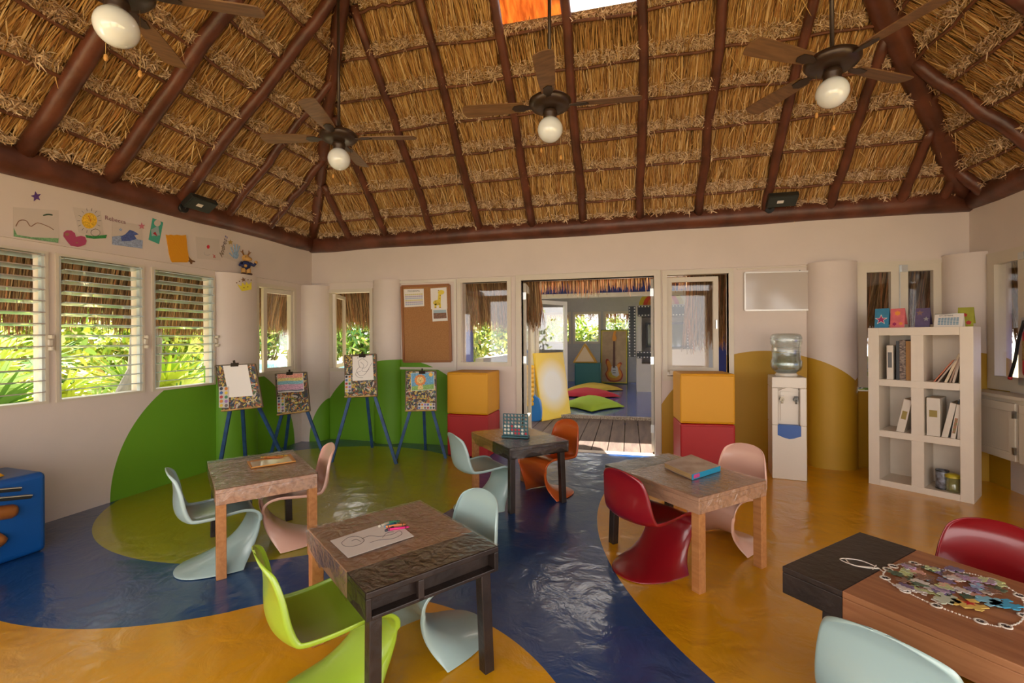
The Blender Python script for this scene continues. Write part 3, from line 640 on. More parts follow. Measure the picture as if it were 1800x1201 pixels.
for i, (x, y, h, nf, r0, lab) in enumerate(spots): palm(x, y, h, nf, r0, lab, 100 + i)
# leaning palm trunk
x, y, _ = lw(238, 690, -5.9); mb = MB(); mb.tube([(x - .1, y - .25, -.2), (x, y - .05, .5), (x + .02, y + .1, 1.0), (x + .05, y + .12, 1.8), (x - .1, y + .1, 3.6)], [.34, .24, .17, .15, .14], 14)
tag(mb.build('palm_trunk', bark), 'thick grey palm trunk widening at its foot behind the middle louvre window', 'tree')
bush(-10.5, 1.5, 1.8, 2.2, 2.4, 1.9, 5200, 'large bush behind the leftmost window', 201, mixp=(.4, .42, .1, .08), sz=.17)
bush(-11.5, 5.2, 1.6, 2.2, 2.6, 1.6, 5200, 'large sunlit bush behind the middle louvre window', 202, mixp=(.35, .45, .08, .12), sz=.17)
bush(-10.8, 8.9, 1.3, 1.7, 1.5, 1.5, 4200, 'bush beyond the third louvre window', 203, mixp=(.35, .45, .1, .10), sz=.17)
bush(-12.5, 19.6, 2.4, 2.8, 1.6, 2.3, 5200, 'reedy hedge behind the pool, left part', 204, mixp=(.5, .1, .3, .10), sz=.16, elong=2.2, group='hedge behind the pool')
bush(-17.5, 19.4, 2.8, 3.0, 1.6, 2.8, 4200, 'reedy hedge at the far left end of the pool', 205, mixp=(.5, .1, .3, .10), sz=.16, elong=2.2, group='hedge behind the pool')
bush(-8.0, 19.4, 2.0, 2.4, 1.6, 1.9, 4200, 'bright bush behind the pool seen above the tall easel', 206, mixp=(.3, .55, .1, .05), sz=.16, group='hedge behind the pool')
bush(-4.6, 9.6, .5, .7, .6, .7, 1800, 'leafy bush past the pool corner', 207, mixp=(.4, .5, .08, .02), sz=.11)
bush(-4.5, 10.9, 1.7, 1.3, 1.9, 1.7, 4500, 'tree beside the neighbouring building', 208, mixp=(.4, .45, .1, .05), sz=.14)
for i, (x, lab) in enumerate(((-2.6, 'hedge behind the far room, left part'), (-.4, 'hedge behind the far room, middle part'), (1.8, 'hedge behind the far room, right part'))):
    bush(x, 16.6, 1.1, 1.6, .8, 1.3, 3600, lab, 210 + i, mixp=(.5, .35, .12, .03), sz=.15, group='hedge behind the far room')
bush(4.2, 8.6, .5, .9, .7, .8, 1500, 'bush seen through the window over the bookshelf', 215, mixp=(.6, .3, .08, .02), sz=.11)
bush(9.5, 6, 1.8, 2., 3, 2., 3500, 'bush outside the right hand window', 216, mixp=(.5, .3, .15, .05), sz=.18)
mb = MB(); mb.box((4.9, 2.0, -.1), (5.0, 6.6, 2.3)); tag(mb.build('garden_wall', bluew), 'blue wall outside the right hand window', 'wall', kind='structure')
for i, (x, y, h) in enumerate(((-16, 3, 5), (-24, 14, 7), (-20, 22, 7), (-6, 26, 6), (6, 24, 6))):
    bush(x, y, h * .55, 4.2, 4.2, h * .5, 5200, ['tall dense tree far behind the leftmost window', 'tall tree beyond the left end of the pool', 'distant tree past the pool corner', 'distant tree behind the pool hedge', 'distant tree behind the far room'][i], 220 + i, name='tree', cat='tree', mixp=(.45, .35, .17, .03), sz=.32)

# ------------------------------------------------------------------ things in and before the neighbour room
def canvas(label, pxs, depth, colm, edge, lean=0, name='painted_canvas'):
    pass
yel = mat('canvas_yellow', '#f2cf2e', .6)
# big leaning canvas: blank pale centre with yellow border
p0 = fl(953, 741); p1 = fl(1004, 731)
def quad_canvas(name, p0, p1, h, lean, border, mats, label, thick=.035):
    d = (p1 - p0); w = d.length; d.normalize(); n = Vector((d.y, -d.x, 0)); t = thing(name, label, 'painting', p0, math.atan2(d.y, d.x))
    Mx = Matrix.Rotation(-lean, 4, 'X')
    mb = MB(Mx); mb.box((0, 0, 0), (w, thick, h)); mb.build('stretcher_frame', mats[0], t, bevel=.004)
    f = MB(Mx); f.box((border, -.003, border), (w - border, 0, h - border)); f.build('picture_face', mats[1], t); return t, w, Mx
def grad_mat():
    m = bpy.data.materials.new('yellow_to_white_paint'); m.use_nodes = True; nt = m.node_tree; n = nt.nodes; b = n['Principled BSDF']; tc = n.new('ShaderNodeTexCoord')
    mp = n.new('ShaderNodeMapping'); mp.inputs['Location'].default_value = (-.5, -.5, -.5); nt.links.new(tc.outputs['Generated'], mp.inputs[0])
    vl = n.new('ShaderNodeVectorMath'); vl.operation = 'LENGTH'; nt.links.new(mp.outputs[0], vl.inputs[0]); cr_ = n.new('ShaderNodeValToRGB')
    cr_.color_ramp.elements[0].position = .28; cr_.color_ramp.elements[0].color = (.82, .80, .74, 1); cr_.color_ramp.elements[1].position = .62; cr_.color_ramp.elements[1].color = (.85, .60, .06, 1)
    nt.links.new(vl.outputs['Value'], cr_.inputs[0]); nt.links.new(cr_.outputs[0], b.inputs['Base Color']); b.inputs['Roughness'].default_value = .5; return m
quad_canvas('painted_canvas', p0, p1, 1.13, math.radians(9), .02, (mat('canvas_edge_yellow', (.85, .58, .04), .5), grad_mat()), 'tall yellow canvas with a pale centre leaning beside the far doorway')
# guitar painting
g0 = fl(1055, 674, FZ); g1 = fl(1103.5, 675.5, FZ); hh = 1.55
tp, w, Mx = quad_canvas('guitar_painting', g0, g1, hh, math.radians(4), .03, (mat('green_frame', (.05, .09, .03), .5), mat('tan_canvas', (.52, .36, .22), .7, var=.08)), 'tall painting of an orange electric guitar in a dark green frame')
def flat(name, pts, y, t, m, Mx=Matrix.Identity(4), th=.003):
    mb = MB(Mx); mb.plate([(x, y, z) for x, z in pts], (0, -1, 0), th); return mb.build(name, m, t)
def ell(cx, cz, a, b, n=24, rot=0): return [(cx + a * math.cos(k * 2 * math.pi / n) * math.cos(rot) - b * math.sin(k * 2 * math.pi / n) * math.sin(rot), cz + a * math.cos(k * 2 * math.pi / n) * math.sin(rot) + b * math.sin(k * 2 * math.pi / n) * math.cos(rot)) for k in range(n)]
k_ = w / .73
rect_frame(bm_ := MB(Mx), lambda a, z, d: (a, -.006 - d, z), .02, w - .02, .02, hh - .02, .03, 0, .002); bm_.build('yellow_border', mat('border_yellow', (.65, .52, .05), .5), tp)
def gpts(s, cx=.37, cz=.36):   # body outline of the guitar
    o_ = [(-.17, -.22), (-.10, -.28), (.05, -.29), (.18, -.24), (.23, -.12), (.20, 0), (.16, .06), (.17, .14), (.20, .20), (.17, .24), (.10, .20), (.06, .13), (0, .12), (-.06, .15), (-.10, .24), (-.15, .32), (-.20, .31), (-.21, .22), (-.17, .10), (-.17, .02), (-.22, -.08)]
    o_ = crom(o_ + [o_[0]], 70)[:-1]; return [(w / .74 * (cx + x * s), cz + z * s) for x, z in o_]
flat('guitar_body', gpts(1.06), -.006, tp, mat('guitar_red', (.45, .04, .01), .4), Mx); flat('guitar_sunburst', gpts(.92), -.010, tp, mat('guitar_orange', (.85, .33, .03), .4), Mx)
flat('guitar_centre', ell(w * .5, .27, .15, .11), -.014, tp, mat('guitar_yellow', (.85, .62, .06), .4), Mx)
flat('pickguard', [(w * .42, .5), (w * .62, .5), (w * .7, .25), (w * .6, .2), (w * .45, .25), (w * .4, .35)], -.018, tp, mat('pick_white', (.75, .73, .7), .4), Mx)
flat('guitar_neck', [(w * .46, .45), (w * .55, .45), (w * .535, 1.25), (w * .475, 1.25)], -.022, tp, mat('neck_brown', (.12, .04, .02), .5), Mx)
flat('guitar_head', crom([(w * .46, 1.22), (w * .44, 1.3), (w * .47, 1.42), (w * .5, 1.5), (w * .57, 1.5), (w * .57, 1.44), (w * .55, 1.4), (w * .6, 1.3), (w * .56, 1.22)], 24), -.024, tp, mat('guitar_orange', None), Mx)
for z in (.30, .37, .44): flat('pickup', [(w * .46, z), (w * .57, z), (w * .57, z + .025), (w * .46, z + .025)], -.024, tp, mat('pickup_grey', (.25, .25, .25), .4), Mx)
# teal cube and triangle
a = fl(1010, 678, FZ); b_ = fl(1054, 676, FZ); mb = MB(); wd = b_.x - a.x; mb.box((a.x, a.y, FZ), (b_.x + .05, a.y + .5, FZ + .62)); tag(mb.build('foam_cube', mat('teal_vinyl', (.01, .12, .13), .4), bevel=.03, seg=3), 'teal foam cube on the floor of the far room', 'foam block')
mb = MB(); tz = FZ + .62; xc = a.x + wd * .42; mb.plate([(xc - .34, a.y + .1, tz), (xc + .34, a.y + .1, tz), (xc, a.y + .1, tz + .55)], (0, 1, 0), .3); t_ = tag(mb.build('foam_triangle', mat('mustard_vinyl', (.60, .30, .03), .5), bevel=.02), 'yellow triangular foam block on the teal cube', 'foam block')
mb = MB(); mb.plate([(xc - .26, a.y + .095, tz + .04), (xc + .26, a.y + .095, tz + .04), (xc, a.y + .095, tz + .47)], (0, -1, 0), .004); mb.build('triangle_face', mat('pale_orange', (.80, .60, .38), .6), t_)
# cushions on the floor
def cushion(name, pts, h, m, label, seed):
    P4 = [fl(x, y, FZ) for x, y in pts]; c = sum(P4, Vector()) / 4; n = 14; vs = []; r = random.Random(seed)
    for i in range(n + 1):
        for j in range(n + 1):
            u, v = i / n, j / n; p = P4[0].lerp(P4[1], u).lerp(P4[3].lerp(P4[2], u), v); q = (max(0, 16 * u * (1 - u) * v * (1 - v))) ** .45
            pinch = 1 - .12 * (4 * u * (1 - u) if v in (0, 1) else 0) - .12 * (4 * v * (1 - v) if u in (0, 1) else 0); p = c + (p - c) * pinch; vs.append((p.x, p.y, FZ + .02 + h * q + r.uniform(0, .008)))
    N = (n + 1) ** 2; vb = [(x, y, FZ + .015 - 0 * z) for x, y, z in vs]; fs = []
    mb = MB(); mb.smooth = True
    for i in range(n):
        for j in range(n): k = i * (n + 1) + j; fs.append((k, k + n + 1, k + n + 2, k + 1)); fs.append((k + N, k + N + 1, k + N + n + 2, k + N + n + 1))
    mb.add(vs + vb, fs); tag(mb.build(name, m), label, 'cushion', 'floor cushions in the far room')
cushion('floor_cushion', [(985, 715), (1040, 726), (1098, 717), (1040, 698)], .13, mat('lime_cloth', (.33, .47, .03), .8, bump=.1, bscale=15), 'lime green floor cushion nearest the wooden deck', 1)
cushion('floor_cushion', [(975, 698), (1050, 702), (1091, 699), (1030, 684)], .12, mat('crimson_cloth', (.50, .02, .04), .8, bump=.1, bscale=15), 'crimson floor cushion between the lime and yellow ones', 2)
cushion('floor_cushion', [(990, 689), (1050, 690), (1096, 687), (1040, 675)], .12, mat('yellow_cloth', (.62, .42, .06), .8, bump=.1, bscale=15), 'mustard yellow floor cushion furthest into the far room', 3)
# wall cabinet with film-strip trim and a screen
cy = 11.7; CX = lambda px: bw(px, 600, cy).x; CZ = lambda py: bw(1150, py, cy).z
t = thing('television_cabinet', 'white built-in cabinet with black film-strip trim and a screen', 'cabinet', (CX(1119), cy, FZ))
wc = CX(1235) - CX(1119); zz = lambda py: CZ(py) - FZ
mb = MB(); mb.box((0, 0, 0), (wc, .9, zz(640))); mb.build('base', white, t)
mb = MB(); mb.box((0, 0, zz(640)), (.12, .9, zz(556))); mb.box((wc - .35, 0, zz(640)), (wc, .9, zz(556))); mb.box((0, .85, zz(640)), (wc, .9, zz(556))); mb.build('side_panel', white, t)
mb = MB(); mb.box((0, 0, zz(556)), (wc, .9, zz(536))); mb.build('top_box', white, t)
def film(name, x0, x1, z0, z1, parent, vert=False):
    m_ = MB(); m_.box((x0, -.02, z0), (x1, 0, z1)); q = m_; q.cur = 1; n = int(max(x1 - x0, z1 - z0) / .07)
    for i in range(n):
        if vert:
            z = z0 + (i + .5) * (z1 - z0) / n
            for x in (x0 + .025, x1 - .025): q.box((x - .014, -.026, z - .018), (x + .014, -.02, z + .018))
        else:
            x = x0 + (i + .5) * (x1 - x0) / n
            for z in (z0 + .025, z1 - .025): q.box((x - .018, -.026, z - .014), (x + .018, -.02, z + .014))
    q.build(name, [black, paper], parent)
film('film_strip', .03, wc - .4, zz(556), zz(537), t); film('film_strip', 0, wc - .35, zz(630), zz(618), t); film('film_strip', -.19, -.02, zz(628), zz(538), t, True); film('film_strip', wc - .36, wc - .2, zz(614), zz(530), t, True)
mb = MB(); mb.cbox((.72, .2, (zz(566) + zz(612)) / 2), (1.0, .08, zz(566) - zz(612) - .02)); tv = mb.build('screen_housing', black, t); mb = MB(); mb.cbox((.72, .155, (zz(566) + zz(612)) / 2), (.9, .01, zz(566) - zz(612) - .12)); mb.build('screen', mat('dim_screen', (.09, .10, .03), .1), tv)
mb = MB(); mb.lathe([(.30, 0), (.30, .5), (.22, .5), (.22, 0)], n=20)
t = thing('rainbow_arch', 'striped rainbow foam arch on top of the white cabinet', 'foam block', (CX(1163), cy + .35, CZ(536)))
for i, (r1, cc) in enumerate(((.52, (.55, .42, .02)), (.42, (.55, .05, .02)), (.32, (.6, .2, .02)), (.22, (.1, .3, .05)))):
    mb = MB(); n = 16; o1 = [(r1 * math.cos(math.pi * k / n), r1 * math.sin(math.pi * k / n) * .8) for k in range(n + 1)]; r2 = r1 - .1; o2 = [(r2 * math.cos(math.pi * k / n), r2 * math.sin(math.pi * k / n) * .8) for k in reversed(range(n + 1))]
    for k in range(n):
        q = [o1[k], o1[k + 1], o2[n - k - 1], o2[n - k]]; mb.plate([(x, 0, z) for x, z in q], (0, -1, 0), .2)
    mb.build('stripe', mat('rainbow_%d' % i, cc, .5), t)
# toys leaning by the far door: blue slide part, yellow ringed tube, red panel
px = fl(912, 742); t = thing('toy_slide', 'blue and red plastic slide part standing by the far door', 'toy', (px.x, px.y + .1, 0))
mb = MB(); mb.plate([(x, 0, z) for x, z in crom([(.0, .0), (.0, .5), (.06, 1.1), (.16, 1.1), (.2, .5), (.33, .35), (.36, .1), (.3, 0), (.0, .0)], 30)[:-1]], (0, 1, 0), .12); mb.build('slide_body', mat('blue_plastic', (.03, .20, .62), .3), t, bevel=.015)
mb = MB(); mb.box((-.07, .0, .3), (0, .08, 1.2)); mb.build('red_panel', mat('red_plastic', (.55, .02, .05), .4), t, bevel=.01)
px = fl(934, 738, .0); mb = MB(); pr = [(.001, .25)]
for k in range(9): z = .25 + k * .075; pr += [(.085, z + .005), (.098, z + .02), (.098, z + .055), (.085, z + .07)]
pr += [(.001, .93)]; t = thing('ringed_tube', 'yellow ringed plastic tube on a blue pole before the far door', 'toy', (px.x - .02, px.y - .12, 0))
mb.lathe(pr, n=20); mb.build('yellow_rings', mat('yellow_plastic', (.85, .45, .02), .35), t); mb = MB(); mb.tube([(0, 0, 0), (0, 0, 1.0)], .022, 10); mb.build('blue_pole', MC['blue_plastic'], t)
# ------------------------------------------------------------------ CHAIRS (one-piece S-shaped children's chairs)
def chair_mesh():
    #        x forward, z up, half width, side forward shift, side up shift
    prof = [(.000, .622, .012, .000, 0), (.002, .620, .050, .000, -.003), (.008, .612, .090, .000, -.008), (.018, .594, .122, .003, -.008), (.030, .562, .146, .008, -.003), (.038, .490, .166, .022, 0), (.036, .430, .176, .036, 0), (.040, .375, .182, .046, .006),
            (.062, .330, .186, .040, .016), (.105, .306, .188, .014, .026), (.165, .302, .190, .000, .026), (.235, .312, .192, 0, .018), (.310, .328, .194, 0, .010), (.372, .338, .193, 0, .003),
            (.420, .332, .190, .004, -.004), (.444, .306, .186, .008, -.006), (.440, .270, .180, .016, -.004)]
    n1 = 40; A = crom(prof, n1)
    # leg: centre sweeps back to the floor behind, sides fall almost straight down
    ctr = [(.440, .270), (.418, .215), (.372, .155), (.300, .098), (.200, .050), (.100, .020), (.030, .004)]
    sid = [(.456, .266), (.458, .220), (.446, .160), (.424, .105), (.398, .055), (.378, .022), (.366, .0)]
    hw = [.180, .168, .158, .158, .172, .190, .205]
    n2 = 22; C = crom(ctr, n2)[1:]; D = crom(sid, n2)[1:]; H = [q[0] for q in crom([(h, 0) for h in hw], n2)][1:]
    ts = [-1, -.985, -.93, -.84, -.7, -.52, -.34, -.17, 0, .17, .34, .52, .7, .84, .93, .985, 1]
    V = []; R = 0
    for x, z, w, sx, sz in A:
        for t in ts: a = abs(t) ** 2.2; V.append([x + sx * a, w * t, z + sz * a])
        R += 1
    for (cx, cz), (dx, dz), w in zip(C, D, H):
        for t in ts: a = abs(t) ** 2.4; V.append([cx + (dx - cx) * a, w * math.sin(t * math.pi / 2 * .96) / math.sin(math.pi / 2 * .96), cz + (dz - cz) * a])
        R += 1
    V[-17:] = [[x, y, 0.0] for x, y, z in V[-17:]]
    m = len(ts); V = np.array(V).reshape(R, m, 3)
    # rolled rim: push the outermost column to the back side of the shell
    dS = np.gradient(V, axis=0); dT = np.gradient(V, axis=1); N = np.cross(dS, dT); N /= np.maximum(1e-9, np.linalg.norm(N, axis=2, keepdims=True))
    rim = N[:, [1, -2]] * .017; fade = np.clip(np.arange(R) / 9, 0, 1)[:, None] * np.clip((R - 3 - np.arange(R)) / 16, 0, 1)[:, None]
    V[:, 0] += rim[:, 0] * fade; V[:, -1] += rim[:, 1] * fade
    Fc = [(i * m + j, i * m + j + 1, (i + 1) * m + j + 1, (i + 1) * m + j) for i in range(R - 1) for j in range(m - 1)]
    me = bpy.data.meshes.new('chair_shell'); me.from_pydata(V.reshape(-1, 3).tolist(), [], Fc); me.polygons.foreach_set('use_smooth', [True] * len(Fc)); me.update(); return me
chair_me = chair_mesh()
def plastic(n, c): return mat('chair_' + n, c, .28, coat=.35, bump=.03, bscale=3)
CC = {'pale blue': (.35, .47, .45), 'salmon pink': (.72, .43, .33), 'lime green': (.31, .46, .035), 'dark red': (.23, .006, .010), 'orange': (.52, .09, .012)}
def chair(px, py, head, colname, label, dx=0, dy=0):
    p = fl(px, py, .612); me = chair_me.copy(); me.materials.append(plastic(colname.replace(' ', '_'), CC[colname]))
    o = bpy.data.objects.new('childrens_chair', me); S.collection.objects.link(o); a = math.radians(head) + AG
    o.location = (p.x + dx, p.y + dy, .004); o.rotation_euler = (0, 0, a); s = o.modifiers.new('shell', 'SOLIDIFY'); s.thickness = .008; s.offset = 0
    b = o.modifiers.new('sub', 'SUBSURF'); b.levels = 1; b.render_levels = 2
    return tag(o, label, 'chair', "S-shaped children's chairs")
chair(291, 829, 38, 'pale blue', 'pale blue curved chair left of the wood table by the green wall')
chair(586, 783, 212, 'salmon pink', 'pink curved chair right of the wood table by the easels')
chair(446, 977, 36, 'lime green', 'lime green curved chair in the foreground')
chair(853, 866, 222, 'pale blue', 'pale blue chair behind the right side of the middle table with crayons')
chair(793, 765, 30, 'pale blue', 'pale blue chair left of the table holding the disc game')
chair(1002, 740, 218, 'orange', 'orange curved chair behind the table holding the disc game')
chair(1085, 830, 34, 'dark red', 'dark red chair left of the table with the book')
chair(1313, 784, 214, 'salmon pink', 'pink chair right of the table with the book')
chair(1752, 922, 216, 'dark red', 'dark red chair on the far side of the puzzle table')
chair(1545, 1122, 36, 'pale blue', 'pale blue chair in the bottom right corner before the puzzle table')

# ------------------------------------------------------------------ TABLES
def film_mat(name):
    m = bpy.data.materials.new(name); m.use_nodes = True; nt = m.node_tree; n = nt.nodes; n.clear(); out = n.new('ShaderNodeOutputMaterial'); tr = n.new('ShaderNodeBsdfTransparent'); gl = n.new('ShaderNodeBsdfGlossy'); gl.inputs['Roughness'].default_value = .10
    tc = n.new('ShaderNodeTexCoord'); nb = n.new('ShaderNodeTexNoise'); nb.inputs['Scale'].default_value = 16; nb.inputs['Detail'].default_value = 5; nb.inputs['Distortion'].default_value = 1.6; nt.links.new(tc.outputs['Object'], nb.inputs['Vector'])
    bp = n.new('ShaderNodeBump'); bp.inputs['Strength'].default_value = .55; bp.inputs['Distance'].default_value = .02; nt.links.new(nb.outputs[0], bp.inputs['Height']); nt.links.new(bp.outputs[0], gl.inputs['Normal'])
    fr = n.new('ShaderNodeLayerWeight'); fr.inputs[0].default_value = .5; nt.links.new(bp.outputs[0], fr.inputs['Normal']); pw = n.new('ShaderNodeMath'); pw.operation = 'POWER'; pw.inputs[1].default_value = 2.6; nt.links.new(fr.outputs['Facing'], pw.inputs[0]); ma = n.new('ShaderNodeMath'); ma.operation = 'MULTIPLY_ADD'; ma.inputs[1].default_value = .9; ma.inputs[2].default_value = .08; nt.links.new(pw.outputs[0], ma.inputs[0]); mx = n.new('ShaderNodeMixShader'); nt.links.new(ma.outputs[0], mx.inputs[0]); nt.links.new(tr.outputs[0], mx.inputs[1]); nt.links.new(gl.outputs[0], mx.inputs[2]); nt.links.new(mx.outputs[0], out.inputs[0]); return m
def woodmat(name, a, b, rough=.45, coat=.0):
    if name in MC: return MC[name]
    m = bpy.data.materials.new(name); m.use_nodes = True; nt = m.node_tree; n = nt.nodes; bs = n['Principled BSDF']; tc = n.new('ShaderNodeTexCoord'); mp = n.new('ShaderNodeMapping')
    mp.inputs['Scale'].default_value = (1.2, 16, 16); nt.links.new(tc.outputs['Object'], mp.inputs[0]); nz = n.new('ShaderNodeTexNoise'); nz.inputs['Scale'].default_value = 2.2; nz.inputs['Detail'].default_value = 6; nz.inputs['Distortion'].default_value = .5
    nt.links.new(mp.outputs[0], nz.inputs['Vector']); cr_ = n.new('ShaderNodeValToRGB'); cr_.color_ramp.elements[0].position = .34; cr_.color_ramp.elements[0].color = (*b, 1); cr_.color_ramp.elements[1].position = .62; cr_.color_ramp.elements[1].color = (*a, 1)
    nt.links.new(nz.outputs[0], cr_.inputs[0]); nt.links.new(cr_.outputs[0], bs.inputs['Base Color']); bs.inputs['Roughness'].default_value = rough; bs.inputs['Coat Weight'].default_value = coat
    bp = n.new('ShaderNodeBump'); bp.inputs['Strength'].default_value = .12; nt.links.new(nz.outputs[0], bp.inputs['Height']); nt.links.new(bp.outputs[0], bs.inputs['Normal']); MC[name] = m; return m
topw = woodmat('table_top_wood', (.50, .28, .17), (.34, .18, .11)); legw = woodmat('table_leg_wood', (.50, .22, .075), (.40, .16, .05)); dkw = mat('dark_stained_wood', (.022, .013, .010), .4, var=.3, vscale=9, bump=.15, bscale=30)
wrap = film_mat('clear_plastic_wrap')
HT = .52
def table(px, L_, Wd, dark_first, label, top_h=.09, wrapped=True, dk=.16, group='low wooden play tables', hollow=False, dkm=None, tw=None, leg_in=.05):
    """px: corners [a,b,c,d]; a-b is the short end at local x=-L/2, long axis runs b->c"""
    P4 = [fl(x, y, HT) for x, y in px]; d1 = (P4[2] - P4[1]).normalized() + (P4[3] - P4[0]).normalized(); an = math.atan2(d1.y, d1.x); c = sum(P4, Vector()) / 4
    t = thing('play_table', label, 'table', (c.x, c.y, 0), an, group); tw = tw or topw; dkm = dkm or dkw
    sx = -1 if dark_first else 1; xb = sx * (L_ / 2 - dk); zt_ = HT - .003 if wrapped else HT
    def part(x0, x1, name, m):
        mb = MB(); x0, x1 = sorted((x0, x1)); mb.box((x0, -Wd / 2, zt_ - .022), (x1, Wd / 2, zt_))
        for y in (-Wd / 2, Wd / 2 - .02): mb.box((x0, y, zt_ - top_h), (x1, y + .02, zt_ - .022))
        return mb, x0, x1
    mb, x0, x1 = part(-sx * L_ / 2, xb, '', topw)
    e = x0 if sx > 0 else x1; mb.box((e, -Wd / 2 + .02, zt_ - top_h), (e + (.02 if sx > 0 else -.02), Wd / 2 - .02, zt_ - .022)); mb.build('tabletop', tw, t, bevel=.003)
    mb, x0, x1 = part(xb, sx * L_ / 2, '', dkw); e = x1 if sx > 0 else x0; q = -.02 if sx > 0 else .02
    mb.box((x0, -Wd / 2 + .02, zt_ - top_h), (x1, Wd / 2 - .02, zt_ - top_h + .014))
    if not hollow: mb.box((e, -Wd / 2 + .02, zt_ - top_h), (e + q, Wd / 2 - .02, zt_ - .022))
    else: mb.box((e + 2 * q, -Wd / 2 + .02, zt_ - top_h), (e + 2.4 * q, Wd / 2 - .02, zt_ - .022)); mb.box((e, .06, zt_ - top_h), (e + q, .085, zt_ - .022))
    mb.build('dark_tabletop_end', dkm, t, bevel=.003)
    lw_ = .052
    for yy in (-1, 1):
        a = MB(); y = yy * (Wd / 2 - lw_ / 2 - .001); a.box((-sx * (L_ / 2), y - lw_ / 2, 0), (-sx * (L_ / 2 - lw_), y + lw_ / 2, zt_ - top_h + .001)); a.build('leg', legw, t, bevel=.003)
        a = MB(); x = sx * (L_ / 2 - leg_in); a.bar((x, yy * (Wd / 2 - .045), zt_ - top_h + .001), (x + sx * .012, yy * (Wd / 2 - .035), 0), .046, .046, side=(1, 0, 0)); a.build('leg', dkm, t, bevel=.003, label='dark stained splayed leg')
    if wrapped:
        r = np.random.default_rng(int(abs(c.x * 100))); nx, ny = 44, 34; xs = np.linspace(-L_ / 2 - .003, L_ / 2 + .003, nx); ys = np.linspace(-Wd / 2 - .003, Wd / 2 + .003, ny)
        vs = [(x, y, HT + .0015 + r.uniform(0, .0022)) for x in xs for y in ys]; fs = [(i * ny + j, (i + 1) * ny + j, (i + 1) * ny + j + 1, i * ny + j + 1) for i in range(nx - 1) for j in range(ny - 1)]
        mb = MB(); mb.smooth = True; mb.add(vs, fs); mb.smooth = False
        for s_, ax in ((-1, 0), (1, 0), (-1, 1), (1, 1)):
            if hollow and ax == 0 and s_ == sx: continue
            n_ = 26; hi = []; lo = []
            for i in range(n_ + 1):
                u = i / n_ * 2 - 1; dd = .004 + r.uniform(0, .002); zb2 = HT - top_h * .85 + .022 * math.sin(u * 7 + ax) + r.uniform(-.006, .006)
                pt = (lambda z: (s_ * (L_ / 2 + dd), u * Wd / 2, z)) if ax == 0 else (lambda z: (u * L_ / 2, s_ * (Wd / 2 + dd), z)); hi.append(pt(HT)); lo.append(pt(zb2))
            mb.smooth = True; mb.add(hi + lo, [(i, i + 1, i + 1 + n_ + 1, i + n_ + 1) for i in range(n_)]); mb.smooth = False
        mb.build('plastic_wrap', wrap, t)
    return t
T1 = table([(362, 811), (516, 791), (556, 834), (383, 860)][0:4], .77, .55, True, 'wrapped wooden table by the green wall holding an orange tray', dk=.05)
T2 = table([(883, 962), (638, 1039), (543, 929), (736, 880)], .69, .56, True, 'wrapped wooden table in the foreground with crayons and a drawing', top_h=.10, dk=.19, hollow=True)
T3 = table([(1173, 796), (1064, 818), (1236, 878), (1340, 842)], .75, .60, True, 'wrapped wooden table with a thick book on it', dk=.17)
T5 = table([(1000, 774), (893, 788), (822, 760), (930, 749)], .73, .56, True, 'wrapped wooden table holding the vertical disc game', dk=.30, tw=woodmat('honey_top', (.55, .30, .09), (.42, .20, .05)))
a, b_ = fl(1375, 995, HT), fl(1511, 935, HT); d = (b_ - a).normalized(); n = Vector((d.y, -d.x, 0)); L4 = 1.12; W4 = (b_ - a).length
def pxof(p):
    v = p - Vector((0, 0, EH)); z = v.dot(fw); x = v.dot(rt) / z * F; y = v.dot(up) / z * F; return (900 + x, HY - y)
warmw = woodmat('puzzle_table_wood', (.40, .17, .07), (.29, .105, .04)); 
T4 = table([pxof(b_), pxof(a), pxof(a + n * L4), pxof(b_ + n * L4)], L4, W4, True, 'solid wood table with dark end, painted necklace and puzzle pieces', top_h=.10, wrapped=False, dk=.20, tw=warmw, leg_in=.15)

# ------------------------------------------------------------------ THINGS ON THE TABLES
def local(t, px, py, z=HT):
    p = fl(px, py, z); return wmat(t).inverted() @ p
def sheet(name, label, cat, pts, z, m, th=.001, group=None):
    mb = MB(); P = [fl(x, y, z) for x, y in pts]; c = sum(P, Vector()) / len(P); c.z = z; mb.plate([p - c for p in P], (0, 0, 1), th); o = mb.build(name, m); o.location = c; return tag(o, label, cat, group)
Z0 = HT + .0045
dr = sheet('colouring_sheet', 'white sheet with a line drawing on the front table', 'paper', [(580, 951), (693, 915), (728, 943), (612, 981)], Z0, paper)
ink = mat('pencil_line', (.12, .10, .10), .8)
def scribble(parent, pts, z, r=.0011, m=ink, name='drawn_line', off=(0, 0, .0016)):
    P = [fl(x, y, z) - parent.location + Vector(off) for x, y in pts]; mb = MB(); mb.tube(crom([tuple(p) for p in P], 40), r, 4); return mb.build(name, m, parent)
scribble(dr, [(600, 955), (612, 946), (628, 944), (640, 950), (632, 958), (615, 962), (604, 960), (600, 955)], Z0); scribble(dr, [(636, 948), (650, 943), (668, 944), (690, 940), (702, 934), (706, 940), (690, 948), (668, 950), (650, 955)], Z0)
scribble(dr, [(618, 952), (626, 949), (634, 953)], Z0); scribble(dr, [(672, 946), (680, 938), (692, 936)], Z0)
